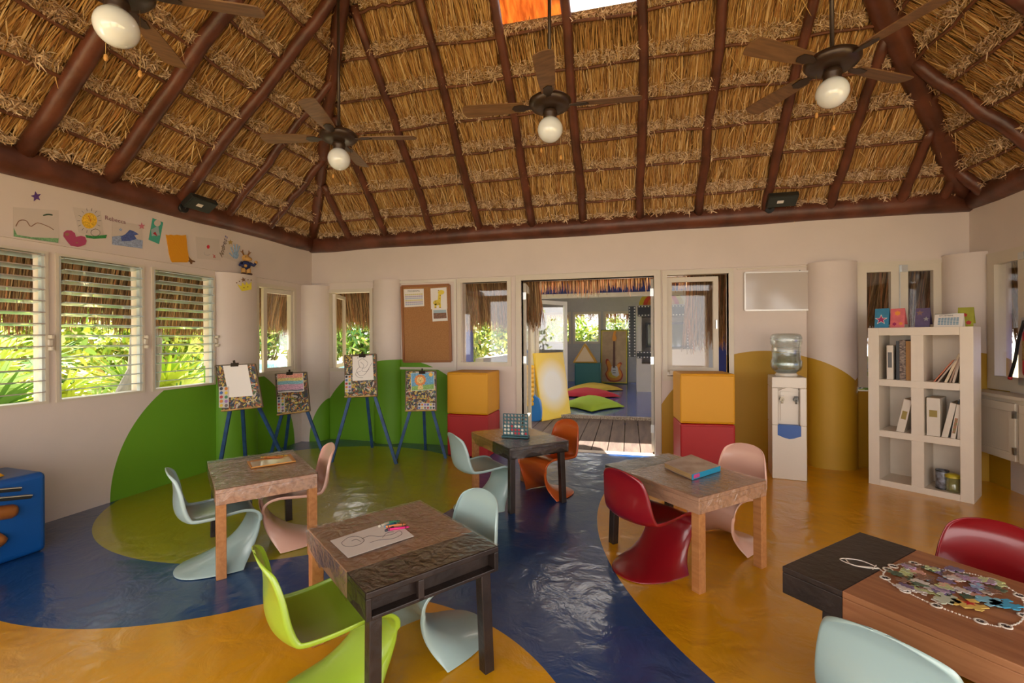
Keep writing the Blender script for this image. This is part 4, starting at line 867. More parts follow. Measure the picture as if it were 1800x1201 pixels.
def crayon(p, ang, L_, r, body, tip, label, grp='crayons on the front table', z=Z0):
    t = thing('crayon', label, 'crayon', (p.x, p.y, z + r), ang, grp); mb = MB(); mb.tube([(-L_ / 2, 0, 0), (L_ * .38, 0, 0)], r, 10); mb.build('wrapper', body, t)
    mb = MB(); mb.tube([(L_ * .38, 0, 0), (L_ * .42, 0, 0), (L_ / 2, 0, 0)], [r * .95, r * .8, r * .3], 10); mb.build('tip', tip, t); mb = MB()
    for x in (-.4, .3): mb.tube([(x * L_, 0, 0), (x * L_ + .003, 0, 0)], r * 1.04, 10)
    mb.build('band', black, t)
cm = lambda n, c: mat('crayon_' + n, c, .5)
for (x, y, an, L_, n, c, lab, z) in ((700, 931, .32, .10, 'pink', (.75, .02, .20), 'bright pink crayon on the white drawing', Z0 + .001), (696, 926, .36, .09, 'orange', (.80, .28, .10), 'orange crayon lying behind the pink one', Z0 + .001), (687, 925, .8, .06, 'blue', (.03, .25, .45), 'short blue crayon left of the orange one', Z0),
                                     (678, 923, .9, .075, 'cream', (.62, .55, .42), 'cream crayon at the top left of the heap', Z0), (690, 920, .35, .07, 'green', (.05, .25, .12), 'dark green crayon furthest back in the heap', Z0), (685, 932, 1.0, .05, 'black', (.05, .05, .06), 'stubby black crayon beside the drawing', Z0 + .001)):
    crayon(fl(x, y, z), an + AG, L_, .0055, cm(n, c), cm(n + '_tip', tuple(q * .8 for q in c)), lab, z=z)
# table 1: orange tray with a few pencils
tr = sheet('craft_board', 'orange edged board lying on the table by the green wall', 'board', [(434, 813), (511, 800), (520, 812), (441, 824)], Z0, mat('orange_board', (.60, .25, .04), .4), .008)
mb = MB(); P = [fl(x, y, Z0 + .008) - tr.location for x, y in [(440, 813), (508, 802), (513, 811), (444, 821)]]; mb.plate(P, (0, 0, 1), .001); mb.build('board_face', mat('pale_board', (.62, .50, .30), .2, coat=.6), tr)
for i, (x, y, an, n, c) in enumerate(((476, 804, .25, 'amber', (.55, .28, .03)), (482, 805, .1, 'rust', (.45, .12, .02)), (488, 803, .3, 'ochre', (.6, .36, .05)))):
    crayon(fl(x, y, Z0 + .01), an + AG, .13, .005, cm(n, c), cm(n + '_tip', c), '%s coloured crayon on the orange board' % n, 'crayons on the orange board', z=Z0 + .0095)
# table 3: book
P = [fl(x, y, Z0) for x, y in [(1167, 822), (1215, 807), (1266, 828), (1216, 844)]]; c = sum(P, Vector()) / 4; t = thing('book', 'thick paperback with a pale cover and blue spine on the table', 'book', c)
q = [p - c for p in P]; mb = MB(); mb.plate([Vector((p.x * .97, p.y * .97, .002)) for p in q], (0, 0, 1), .028); mb.build('pages', mat('page_edges', (.45, .28, .12), .8, var=.2, vscale=60, stretch=(.1, .1, 3)), t)
mb = MB(); mb.plate([(p.x, p.y, .030) for p in q], (0, 0, 1), .002); mb.plate([(p.x, p.y, 0) for p in q], (0, 0, 1), .002); mb.build('cover', mat('book_cover', (.62, .55, .47), .4, col2=(.42, .30, .22), vscale=9), t)
mb = MB(); mb.plate([(q[3].x, q[3].y, 0), (q[2].x, q[2].y, 0), (q[2].x, q[2].y, .032), (q[3].x, q[3].y, .032)], ((q[3] - q[0]).normalized()), .003); mb.build('spine', mat('book_blue', (.02, .28, .45), .3), t)
mb = MB(); e = (q[2] - q[3]); mb.plate([q[3] + e * .05 + Vector((0, 0, .006)), q[3] + e * .25 + Vector((0, 0, .006)), q[3] + e * .25 + Vector((0, 0, .028)), q[3] + e * .05 + Vector((0, 0, .028))], ((q[3] - q[0]).normalized()), .0045); mb.build('spine_label', mat('pink_label', (.6, .06, .2), .4), t)
# table 5: vertical disc game
teal = mat('dark_teal_plastic', (.01, .075, .09), .35); pb = fl(884, 768, Z0); pe = fl(929, 770, Z0); dd = pe - pb; an = math.atan2(dd.y, dd.x); gwid = dd.length
t = thing('disc_game', 'dark teal upright four-in-a-row board with red discs', 'game', (pb + pe) / 2, an); cellw = gwid * .94 / 7; mb = MB(); N_ = 12; bz = .02
for i in range(7):
    for j in range(6):
        x0 = -gwid * .47 + i * cellw; z0 = bz + j * cellw; cx, cz = x0 + cellw / 2, z0 + cellw / 2; r = cellw * .38
        sq = []
        for k in range(N_):
            a = 2 * math.pi * k / N_ + math.pi / N_; ca, sa = math.cos(a), math.sin(a); s = max(abs(ca), abs(sa)); sq.append((cx + ca / s * cellw / 2, cz + sa / s * cellw / 2))
        ci = [(cx + r * math.cos(2 * math.pi * k / N_ + math.pi / N_), cz + r * math.sin(2 * math.pi * k / N_ + math.pi / N_)) for k in range(N_)]
        for y, fl_ in ((-.008, 0), (.008, 1)):
            mb.add([(x, y, z) for x, z in sq] + [(x, y, z) for x, z in ci], [(k, (k + 1) % N_, (k + 1) % N_ + N_, k + N_) for k in range(N_)])
        mb.add([(x, -.008, z) for x, z in ci] + [(x, .008, z) for x, z in ci], [(k, (k + 1) % N_, (k + 1) % N_ + N_, k + N_) for k in range(N_)])
hz = bz + 6 * cellw; mb.box((-gwid * .49, -.008, 0), (-gwid * .47, .008, hz)); mb.box((gwid * .47, -.008, 0), (gwid * .49, .008, hz)); mb.box((-gwid * .47, -.008, 0), (gwid * .47, .008, bz)); mb.build('game_grid', teal, t)
mb = MB(); mb.cbox((0, 0, .008), (gwid * 1.04, .07, .016)); mb.build('base', teal, t, bevel=.003)
redd = mat('red_disc', (.45, .01, .02), .4); whd = mat('cream_disc', (.70, .62, .50), .4)
for i, j, m in ((3, 0, redd), (4, 0, redd), (6, 0, redd), (3, 1, redd), (2, 1, redd), (4, 1, redd), (2, 2, redd), (0, 0, whd), (1, 0, whd), (2, 0, whd), (5, 0, whd), (0, 1, whd), (1, 1, whd), (5, 1, whd), (3, 2, whd), (4, 2, whd), (0, 2, whd), (1, 2, whd)):
    cx = -gwid * .47 + (i + .5) * cellw; cz = bz + (j + .5) * cellw; mb = MB(); mb.tube([(cx, -.003, cz), (cx, .003, cz)], cellw * .44, 14); mb.build('disc', m, t)
# table 4: painted necklace and puzzle pieces
chalk = mat('white_table_paint', (.72, .64, .55), .6); cz4 = HT + .001
nk = MB(); ring = crom([(1570, 996), (1600, 990), (1660, 1002), (1720, 1012), (1775, 1035), (1800, 1060), (1795, 1092), (1760, 1102), (1720, 1092), (1650, 1067), (1600, 1044), (1562, 1022), (1553, 1008), (1570, 996)], 150)
inv = wmat(T4).inverted(); rp = [inv @ fl(x, y, cz4) for x, y in ring]
for i in range(0, 149, 1): nk.tube([tuple(rp[i] + Vector((0, 0, 0))), tuple(rp[i].lerp(rp[i + 1], .62))], .0030 if i % 2 else .0018, 5)
bead = MB()
for k in range(0, 150, 13):
    p = rp[k]; nk.lathe([(.010, 0), (.010, .0025), (.016, .0025), (.016, 0)], c=tuple(p), n=16)
    bead = MB(); bead.lathe([(.0001, .002), (.0095, .002), (.0095, 0)], c=tuple(p), n=14); bead.build('painted_bead', dkw, T4)
for pts in ([(1546, 1000), (1520, 998), (1495, 992), (1477, 984), (1484, 982), (1510, 985), (1530, 992), (1546, 1000)], [(1535, 998), (1500, 994), (1486, 983)], [(1546, 1000), (1553, 1006)], [(1540, 994), (1534, 1001)]):
    nk.tube([tuple(inv @ fl(x, y, cz4)) for x, y in crom(pts, 24)], .0022, 5)
nk.build('painted_necklace', chalk, T4)
r = random.Random(5)
pcol = [('pale green', (.42, .47, .30)), ('light blue', (.25, .48, .60)), ('brown', (.22, .12, .09)), ('grey', (.35, .34, .35)), ('salmon', (.60, .30, .24)), ('dark green', (.09, .13, .08)), ('purple grey', (.20, .14, .28)), ('cream', (.66, .60, .50))]
def piece_mesh(seed):
    q = random.Random(seed); o_ = []; s = .014
    for side in range(4):
        kind = q.choice((1, -1)); base = [(-1, -1), (-.3, -1), (-.38, -1 - .35 * kind), (0, -1 - .62 * kind), (.38, -1 - .35 * kind), (.3, -1)]
        for x, y in base:
            for _ in range(side): x, y = -y, x
            o_.append((x * s * 1.15, y * s))
    mb = MB(); mb.plate([(x, y, 0) for x, y in o_], (0, 0, 1), .0022); return mb
protos = [piece_mesh(i) for i in range(5)]; pm = {}
cen = [(x, y) for x, y in ((1590, 1005), (1610, 1018), (1640, 1010), (1630, 1035), (1665, 1030), (1690, 1022), (1655, 1050), (1705, 1045), (1740, 1035), (1600, 1030), (1675, 1012), (1720, 1028))]
used_combo = set()
for i in range(58):
    cxp, cyp = cen[i % len(cen)]; p = fl(cxp + r.uniform(-18, 18), cyp + r.uniform(-9, 9), HT); n, c = pcol[r.randrange(8)]; k = i % 5
    col_ = min(4, int((cxp - 1585) / 32)); row_ = 0 if cyp < 1020 else (1 if cyp < 1036 else 2)
    while (n, col_, row_, i // 20) in used_combo: n, c = pcol[r.randrange(8)]
    used_combo.add((n, col_, row_, i // 20))
    if (k, n) not in pm:
        o = protos[k].build('puzzle_piece', mat('puzzle_' + n.replace(' ', '_'), c, .4, col2=tuple(min(1, q * r.uniform(.5, 1.6)) for q in c), vscale=60)); pm[(k, n)] = o
    else: o = pm[(k, n)].copy(); S.collection.objects.link(o)
    o.location = (p.x, p.y, HT + .0025 + (i // 20) * .0026); o.rotation_euler = (r.uniform(-.05, .05), r.uniform(-.05, .05), r.uniform(0, 6.3)); o.scale = (1.15, 1.15, 1)
    col_ = min(4, int((cxp - 1585) / 32)); row_ = 0 if cyp < 1020 else (1 if cyp < 1036 else 2)
    tag(o, '%s jigsaw piece %s %s, %s' % (n, ('at the heap\'s left tip', 'left in the heap', 'in the heap\'s middle', 'right in the heap', 'at the heap\'s right end')[col_], ('on the far side', 'in the mid row', 'on the near side')[row_], ('bottom layer', 'second layer', 'on top')[i // 20]), 'puzzle piece', 'jigsaw pieces on the dark-ended table')
def bigpiece(px, py, m, lab, rot, s=1.9):
    o = piece_mesh(77 + px).build('puzzle_piece', m); p = fl(px, py, HT); o.location = (p.x, p.y, HT + .0075); o.rotation_euler = (0, 0, rot); o.scale = (s, s * .8, 1); return tag(o, lab, 'puzzle piece', 'jigsaw pieces on the dark-ended table')
o = bigpiece(1704, 1066, mat('puzzle_yellow', (.72, .50, .12), .4), 'large yellow jigsaw piece with a red star', .2, 2.3)
st = MB(); sp_ = [(.009 * (1 if k % 2 == 0 else .42) * math.cos(k * math.pi / 5), .009 * (1 if k % 2 == 0 else .42) * math.sin(k * math.pi / 5)) for k in range(10)]; st.plate([(x, y, .0024) for x, y in sp_], (0, 0, 1), .0006); st.build('red_star', mat('star_red', (.5, .01, .01), .5), o)
bigpiece(1738, 1062, mat('puzzle_sky', (.22, .50, .62), .35), 'sky blue jigsaw piece beside the red star piece', .5, 1.9); bigpiece(1768, 1066, mat('puzzle_cyan', (.04, .36, .60), .35), 'deep blue jigsaw piece at the right of the heap', .3, 2.1); bigpiece(1662, 1056, mat('puzzle_mint', (.50, .55, .42), .35), 'large pale mint jigsaw piece near the front of the heap', .9, 2.1)
# ------------------------------------------------------------------ EASELS
def dpt(x, y, dep): d = ray(x, y); return Vector((d.x * dep / F, d.y * dep / F, EH + d.z * dep / F))
def rplane(x, y, P0, N):
    d = ray(x, y); o = Vector((0, 0, EH)); t = (P0 - o).dot(N) / d.dot(N); return o + d * t
splat = bpy.data.materials.new('splattered_paint'); splat.use_nodes = True
def _sp():
    nt = splat.node_tree; n = nt.nodes; b = n['Principled BSDF']; tc = n.new('ShaderNodeTexCoord'); v = n.new('ShaderNodeTexVoronoi'); v.inputs['Scale'].default_value = 62; nz = n.new('ShaderNodeTexNoise'); nz.inputs['Scale'].default_value = 9
    mx = n.new('ShaderNodeMix'); mx.data_type = 'RGBA'; mx.inputs[0].default_value = .12; nt.links.new(tc.outputs['Object'], nz.inputs['Vector']); nt.links.new(tc.outputs['Object'], mx.inputs[6]); nt.links.new(nz.outputs['Color'], mx.inputs[7]); nt.links.new(mx.outputs[2], v.inputs['Vector'])
    sp = n.new('ShaderNodeSeparateColor'); nt.links.new(v.outputs['Color'], sp.inputs[0]); cr_ = n.new('ShaderNodeValToRGB'); cr_.color_ramp.interpolation = 'CONSTANT'; e = cr_.color_ramp.elements
    cols = [(.05, .04, .03), (.03, .035, .05), (.16, .08, .04), (.50, .33, .05), (.42, .12, .04), (.08, .13, .05), (.30, .26, .18), (.10, .04, .02), (.55, .42, .10), (.04, .08, .14), (.48, .42, .34)]
    e[0].color = (*cols[0], 1); e[1].position = .16; e[1].color = (*cols[1], 1)
    for i, c in enumerate(cols[2:]): k = e.new(.26 + i * .083); k.color = (*c, 1)
    nt.links.new(sp.outputs[0], cr_.inputs[0]); nt.links.new(cr_.outputs[0], b.inputs['Base Color']); b.inputs['Roughness'].default_value = .6
_sp(); easel_blue = mat('easel_blue', (.015, .05, .14), .5, col2=(.03, .09, .22), vscale=12)
POT = [(.02, .02, .03), (.05, .12, .30), (.4, .03, .03), (.6, .2, .03), (.7, .5, .05), (.05, .2, .08), (.3, .15, .4), (.15, .1, .08)]
def easel(corn, db, dtp, feet, apex, paperq, paperlabel, pm, palette, label, draw=None):
    TL, TR, BR, BL = [dpt(x, y, d) for (x, y), d in zip(corn, (dtp, dtp, db, db))]; f = [fl(*p) for p in feet]; c = (f[0] + f[1] + f[2]) / 3; c.z = 0
    t = thing('easel', label, 'easel', c, 0, 'painting easels by the green wall'); TR2 = TL + (TR - BL) + (BL - TL); N = (TR - TL).cross(BL - TL).normalized()
    if N.dot(Vector((0, 0, EH)) - TL) < 0: N = -N
    BR = TR + (BL - TL) * ((BR - TR).length / (BL - TL).length)
    wd = lambda m_, nm, m, par=t, **k: m_.build(nm, m, par, world=True, **k)
    mb = MB(); mb.plate([TL, TR, BR, BL], -N, .014); bo = wd(mb, 'drawing_board', splat)
    rimm = mat('board_rim', (.13, .09, .05), .6); mb = MB()
    for p, q in ((TL, TR), (TR, BR), (TL, BL)): mb.bar(p - N * .004, q - N * .004, .010, .02, side=N.cross(q - p))
    wd(mb, 'board_rim', rimm); mb = MB(); mb.bar(BL + N * .014, BR + N * .014, .04, .012, side=N); wd(mb, 'ledge', mat('ledge_wood', (.42, .25, .07), .6, var=.4, vscale=20))
    ap = (TL + TR) / 2 - N * .03 + Vector((0, 0, .01)); up3 = (TL - BL).normalized()
    for k, p in enumerate(f):
        mb = MB(); q = ap - N * (.02 if k < 2 else .05); mb.bar(p, q, .032, .022, side=(TR - TL)); wd(mb, 'leg', easel_blue)
    P = [rplane(x, y, TL, N) for x, y in paperq]; mb = MB(); mb.plate([p + N * .003 for p in P], N, .002); pa = mb.build('paper_sheet', pm, None); pa.location = (0, 0, 0)
    me = pa.data; cc = sum(P, Vector()) / 4; me.transform(Matrix.Translation(-cc)); pa.location = cc; tag(pa, paperlabel, 'paper')
    mid = (P[0] + P[1]) / 2 + N * .01; mb = MB(); r_ = (TR - TL).normalized(); mb.bar(mid - r_ * .035, mid + r_ * .035, .035, .014, side=up3); mb.bar(mid + up3 * .015, mid + up3 * .045, .02, .006, side=r_); wd(mb, 'bulldog_clip', mat('dark_clip', (.04, .03, .02), .3, .7))
    (x0, y0), nx, ny, dx, dy = palette; pots = []
    A = rplane(x0, y0, TL, N); B = rplane(x0 + dx, y0, TL, N); C = rplane(x0, y0 + dy, TL, N); u, v = (B - A), (C - A)
    mb = MB(); mb.plate([A + N * .004, B + N * .004, B + v + N * .004, C + N * .004], N, .006); pal = wd(mb, 'paint_palette', mat('palette_white', (.55, .52, .48), .4))
    for i in range(nx):
        for j in range(ny):
            p = A + u * ((i + .5) / nx) + v * ((j + .5) / ny); rr = min(u.length / nx, v.length / ny) * .38; m_ = MB(); m_.tube([p + N * .008, p + N * .013], rr, 10)
            o = m_.build('paint_pot', mat('pot_%d' % ((i * 3 + j) % 8), POT[(i * 3 + j) % 8], .3), pal, world=True)
    if draw: draw(pa, P, N)
    return t
def onpaper(pa, P, N, pts, m, name='drawn_shape', h=.003):
    """pts in 0..1 paper coordinates, v downwards"""
    q = [P[0].lerp(P[1], u).lerp(P[3].lerp(P[2], u), v) - pa.location + N * (.0055 + h) for u, v in pts]; mb = MB(); mb.plate(q, N, .0008); return mb.build(name, m, pa)
def online(pa, P, N, pts, m, r=.0016, name='drawn_line'):
    q = [tuple(P[0].lerp(P[1], u).lerp(P[3].lerp(P[2], u), v) - pa.location + N * .0065) for u, v in pts]; mb = MB(); mb.tube(crom(q, 5 * len(q)), r, 4); return mb.build(name, m, pa)
def ck(n, c): return mat('crayon_fill_' + n, c, .8, var=.25, vscale=90)
easel([(379, 643), (448, 640), (462, 715), (392, 723)], 4.42, 4.52, [(383, 838), (504, 817), (432, 815)], None, [(392, 642.5), (435, 641), (445, 696), (403, 699)], 'blank white sheet clipped to the leftmost easel', paper, ((386, 680), 2, 5, 17, 37), 'tall leftmost easel holding a blank white sheet')
def sunset(pa, P, N):
    for v0, v1, n, c in ((0, .22, 'coral', (.75, .33, .24)), (.22, .38, 'yellow', (.72, .60, .22)), (.38, .56, 'aqua', (.25, .50, .55)), (.56, .86, 'mauve', (.66, .38, .50)), (.86, .93, 'slate', (.22, .22, .28))):
        onpaper(pa, P, N, [(.02, v0 + .02), (.98, v0 + .02), (.98, v1 + .02), (.7, v1 + .05), (.4, v1), (.02, v1 + .03)], ck(n, c), 'paint_band')
easel([(484, 658), (538.6, 654.4), (546, 722), (489, 730)], 5.12, 5.24, [(476, 801), (571, 806), (501, 790)], None, [(487, 658), (533, 656), (535, 688), (489, 691)], 'painting with bands of pink, yellow and blue on the second easel', paper, ((488, 698), 2, 5, 13, 27), 'easel with a striped sunset painting under the corner casement', sunset)
def doodle(pa, P, N):
    online(pa, P, N, [(.3, .2), (.5, .12), (.75, .3), (.6, .5), (.35, .45), (.3, .2)], ink); online(pa, P, N, [(.35, .45), (.2, .6), (.35, .8), (.6, .75), (.85, .45), (.95, .3)], ink); online(pa, P, N, [(.4, .25), (.55, .4), (.45, .6), (.65, .65), (.8, .55)], ink); online(pa, P, N, [(.5, .9), (.25, .85), (.15, .7), (.4, .62)], ink)
    for u in (.25, .55): onpaper(pa, P, N, [(u, .06), (u + .04, .06), (u + .04, .09), (u, .09)], black, 'drawn_dot')
easel([(606, 625), (660.6, 622.4), (662.4, 696.6), (607, 698.6)], 4.98, 5.10, [(583, 813), (696.6, 816), (654.4, 787)], None, [(620, 627), (655, 625), (657, 668), (620, 670)], 'white sheet with a pencil doodle on the tallest easel', paper, ((607, 660), 2, 5, 11, 30), 'tallest easel with a pencil doodle in front of the open casement', doodle)
def lion(pa, P, N):
    onpaper(pa, P, N, [(.02, .02), (.98, .02), (.98, .7), (.02, .75)], ck('skyblue', (.16, .36, .52)), 'sky', .0005); onpaper(pa, P, N, [(.02, .75), (.98, .68), (.98, .98), (.02, .98)], ck('grass', (.25, .42, .12)), 'grass', .0008)
    onpaper(pa, P, N, [(.4 + .26 * (1 if k % 2 else .86) * math.cos(k * .2618), .42 + .34 * (1 if k % 2 else .86) * math.sin(k * .2618)) for k in range(24)], ck('mane', (.70, .26, .08)), 'mane', .0015)
    onpaper(pa, P, N, [(.4 + .15 * math.cos(k * .52), .42 + .19 * math.sin(k * .52)) for k in range(12)], ck('face', (.75, .55, .22)), 'face', .0024); onpaper(pa, P, N, [(.3, .7), (.5, .7), (.52, .95), (.28, .95)], ck('face', None), 'lion_body', .001)
    onpaper(pa, P, N, [(.38, .44), (.44, .44), (.41, .5)], black, 'nose', .0032); onpaper(pa, P, N, [(.33, .34), (.36, .34), (.36, .38), (.33, .38)], black, 'eye', .0032); onpaper(pa, P, N, [(.45, .34), (.48, .34), (.48, .38), (.45, .38)], black, 'eye', .0032)
    onpaper(pa, P, N, [(.86 + .09 * math.cos(k * .6), .14 + .12 * math.sin(k * .6)) for k in range(10)], ck('sun', (.8, .5, .1)), 'drawn_sun', .0015)
easel([(713.6, 652.4), (766.4, 652.4), (766.4, 721.6), (713, 723)], 5.12, 5.24, [(696, 808), (783.6, 806), (748, 790)], None, [(722, 656), (763, 654.5), (764, 685), (723, 688)], 'crayon drawing of a lion on the easel nearest the foam cubes', paper, ((735, 709), 6, 2, 30, 11), 'low easel with a lion drawing left of the foam cubes', lion)

# ------------------------------------------------------------------ FOAM BLOCKS
vy = mat('vinyl_yellow', (.68, .31, .002), .55, bump=.04, bscale=5); vr = mat('vinyl_red', (.42, .008, .010), .5, bump=.04, bscale=5)
def cubes(a, b, h, dep, labs, off=(0, 0)):
    A, B = fl(*a), fl(*b); d = B - A; w = d.length; an = math.atan2(d.y, d.x)
    for k, (m, lab) in enumerate(labs):
        mb = MB(); mb.box((0, 0, 0), (w, dep, h - .003)); o = mb.build('foam_cube', m, bevel=.018, seg=3); o.location = (A.x, A.y, k * h + .001); o.rotation_euler = (0, 0, an + (off[0] if k else 0)); tag(o, lab, 'foam block', 'foam cubes beside the doorway')
        sm = MB(); sm.tube([(.02, .0, .02), (w - .02, .0, .02)], .003, 6); sm.tube([(.02, 0, h - .024), (w - .02, 0, h - .024)], .003, 6); sm.build('seam', m, o)
hL = .49
cubes((786, 801), (858, 806), hL, .46, ((vr, 'red foam cube left of the doorway, under the yellow one'), (vy, 'yellow foam cube left of the doorway, on the red one')))
cubes((1196.5, 833), (1293.5, 837), .505, .42, ((vr, 'red foam cube right of the doorway, under the yellow one'), (vy, 'yellow foam cube right of the doorway, on the red one')))
# blue soft block in the left corner
A = fl(84, 967); B = fl(0, 996); d = (A - B).normalized(); an = math.atan2(d.y, d.x); Lb = 1.25; vb = mat('vinyl_blue', (.004, .075, .29), .34, bump=.05, bscale=4)
t = thing('blue_foam_block', 'big blue vinyl block at the left edge with dark strips and orange rolls', 'foam block', A, an); hb = .52
n_ = Vector((-d.y, d.x, 0)); mb = MB(); mb.box((-Lb, 0, .002), (0, .42, hb)); mb.build('block_body', vb, t, bevel=.035, seg=4)
inv = wmat(t).inverted(); nf = Vector((n_.x, n_.y, 0))
def bf(x, y): return inv @ rplane(x, y, A, nf)
for y0, y1, x1 in ((863, 860, 34), (878, 873, 53)):
    a, b = bf(0, y0), bf(x1, y1); a = a + (a - b) * 1.5; mb = MB(); mb.bar(a + Vector((0, -.006, 0)), b + Vector((0, -.006, 0)), .022, .03, side=(0, 0, 1)); o = mb.build('dark_strip', black, t, bevel=.003)
    mb = MB(); mb.bar(a + Vector((0, -.014, .012)), b + Vector((0, -.014, .012)), .005, .03, side=(0, 0, 1)); mb.build('strip_edge', mat('strip_cream', (.45, .40, .28), .5), o)
for y0, x1 in ((900, 27), (944, 5)):
    a, b = bf(0, y0 + 2), bf(x1, y0 - 2); a = a + (a - b).normalized() * .5; mb = MB(); mb.tube([tuple(a), tuple(b + (a - b).normalized() * .02), tuple(b)], [.044, .044, .034], 16); mb.build('orange_roll', mat('orange_roll', (.33, .11, .02), .4), t)
p = fl(4, 838, hb); mb = MB(); q1 = inv @ fl(22, 839, hb); t2 = thing('foam_wedge', 'yellow foam wedge lying on the blue block', 'foam block', (0, 0, 0)); W0 = wmat(t)
e = [(-.62, .10, hb + .002), (q1.x, .10, hb + .002), (q1.x - .10, .10, hb + .10), (-.62, .10, hb + .26)]; mb = MB(W0); mb.plate(e, tuple(Vector((0, 1, 0))), .2); bpy.data.objects.remove(t2)
tag(mb.build('foam_wedge', vy, bevel=.01), 'yellow foam wedge lying on the big blue block', 'foam block')

# ------------------------------------------------------------------ WATER DISPENSER
A, B = fl(1357.5, 841), fl(1419, 847); d = B - A; an = math.atan2(d.y, d.x); wd_ = d.length; hd = .985
t = thing('water_dispenser', 'white floor-standing water dispenser with a blue drip panel', 'water dispenser', A, an); wm = mat('dispenser_white', '#ddd3c4', .35)
mb = MB(); mb.box((0, .0, 0), (wd_, .32, .52)); mb.box((0, .0, .52), (.055, .32, .88)); mb.box((wd_ - .055, 0, .52), (wd_, .32, .88)); mb.box((.055, .05, .52), (wd_ - .055, .32, .88)); mb.box((0, 0, .88), (wd_, .32, hd)); mb.build('cabinet', wm, t, bevel=.008)
mb = MB(); pr = [(.06 + (wd_ - .12) * k / 12, .855 + .03 * math.sin(math.pi * k / 12)) for k in range(13)]; mb.plate([(x, -.003, z) for x, z in pr], (0, 1, 0), .02); mb.build('arched_brow', wm, t)
mb = MB(); mb.box((.08, .04, .56), (wd_ - .08, .052, .84)); mb.build('recess_plate', wm, t)
mb = MB(); x0, x1 = .058, wd_ - .058; mb.plate([(x0 - .01, -.006, .52), (x1 + .01, -.006, .52), (x1 + .01, -.006, .425), (x1 * .72 + x0 * .28, -.006, .40), ((x0 + x1) / 2, -.006, .393), (x0 * .72 + x1 * .28, -.006, .40), (x0 - .01, -.006, .425)], (0, 1, 0), .02); mb.box((x0, .0, .51), (x1, .05, .525)); mb.build('drip_tray', mat('dispenser_blue', (.025, .10, .36), .35), t)
for x, c in ((.5 - .2, 'tap_cream'), (.5 + .2, 'tap_dark')):
    xc = wd_ * x; mb = MB(); mb.tube([(xc, .04, .77), (xc, -.005, .77)], .02, 12); mb.tube([(xc, .0, .77), (xc, .0, .73)], .009, 8); tp_ = mb.build('tap', mat(c, (.55, .48, .34) if 'cream' in c else (.12, .12, .10), .3), t); mb = MB(); mb.cbox((xc, -.005, .797), (.03, .03, .012)); mb.build('tap_lever', black if 'dark' in c else wm, tp_)
def bottle_glass():
    m = glassy('bottle_plastic', (.90, .96, .97), .2, .08, bump=.2, bscale=20, alpha=.07, acol=(.6, .72, .72)); return m
C = A + Vector((math.cos(an), math.sin(an), 0)) * wd_ / 2 + Vector((-math.sin(an), math.cos(an), 0)) * .165
o = thing('water_bottle', 'large clear water bottle upside down on the dispenser', 'bottle', (C.x, C.y, hd)); mb = MB()
mb.lathe([(.05, 0), (.075, .01), (.09, .035), (.125, .06), (.137, .09), (.137, .15), (.125, .17), (.125, .30), (.137, .32), (.137, .385), (.125, .41), (.09, .42), (.001, .415)], n=32); mb.build('bottle_shell', bottle_glass(), o)
for z in (.105, .135, .19, .24, .28, .34, .37):
    mb = MB(); mb.lathe([((.139 if z < .16 or z > .31 else .127), z - .003), ((.141 if z < .16 or z > .31 else .129), z), ((.139 if z < .16 or z > .31 else .127), z + .003)], n=32); mb.build('bottle_rib', MC['bottle_plastic'], o)
mb = MB(); mb.lathe([(.001, .04), (.088, .04), (.12, .063), (.131, .09), (.131, .15), (.119, .17), (.119, .225), (.001, .225)], n=32); mb.build('water', glassy('bottle_water', (.84, .93, .91), .25, .04, alpha=.10, acol=(.42, .50, .44)), o)
mb = MB(); mb.lathe([(.09, -.002), (.10, .012), (.085, .03)], n=28); mb.build('neck_collar', wm, t, world=False) if False else mb.build('neck_collar', wm, o)

# ------------------------------------------------------------------ BOOKSHELF
A, B = fl(1527, 849.5), fl(1712.5, 887); d = B - A; an = math.atan2(d.y, d.x); w = d.length; n3 = Vector((-d.y, d.x, 0)).normalized(); hS = 1.45; dS = .34
t = thing('bookshelf', 'white six-cube bookshelf with thick boards beside the window', 'bookshelf', A, an); SW = mat('shelf_white', '#dacdbb', .45, var=.02); WS = wmat(t)
ft = .082; mt = .085; hb_ = [(0, .055), (.452, .512), (.918, .978), (hS - .07, hS)]
mb = MB(); mb.box((0, 0, 0), (ft, dS, hS)); mb.box((w - ft, 0, 0), (w, dS, hS)); 
for a, b in hb_: mb.box((ft, .001, a), (w - ft, dS, b))
mb.box((ft, dS - .012, .05), (w - ft, dS - .002, hS - .05)); mb.build('carcass', SW, t, bevel=.002)
mb = MB()
for k in range(3): mb.box(((w - mt) / 2, .002, hb_[k][1]), ((w + mt) / 2, dS - .012, hb_[k + 1][0]))
mb.build('divider', SW, t)
cL, cR = (ft, (w - mt) / 2), ((w + mt) / 2, w - ft)
def item(name, label, cat, x, y, z, dims, m, lean=0, rz=0, group=None, parts=None, bevel=.002):
    """box standing on a shelf: dims (thickness x, depth y, height z); lean in degrees about its lower corner"""
    Mx = WS @ Matrix.Translation((x, y, z)) @ Matrix.Rotation(math.radians(rz), 4, 'Z') @ Matrix.Rotation(math.radians(lean), 4, 'Y')
    o = thing(name, label, cat, Mx.translation, 0, group); Ml = Matrix.Translation(-Mx.translation) @ Mx
    mb = MB(Ml); mb.box((0, 0, 0), dims); mb.build('cover', m, o, bevel=bevel)
    if parts: parts(o, Ml, dims)
    return o
def pg(o, Ml, D): mb = MB(Ml); mb.box((.003, .006, .004), (D[0] - .003, D[1] + .001, D[2] + .0015)); mb.build('pages', mat('page_cream', (.55, .45, .32), .8), o)
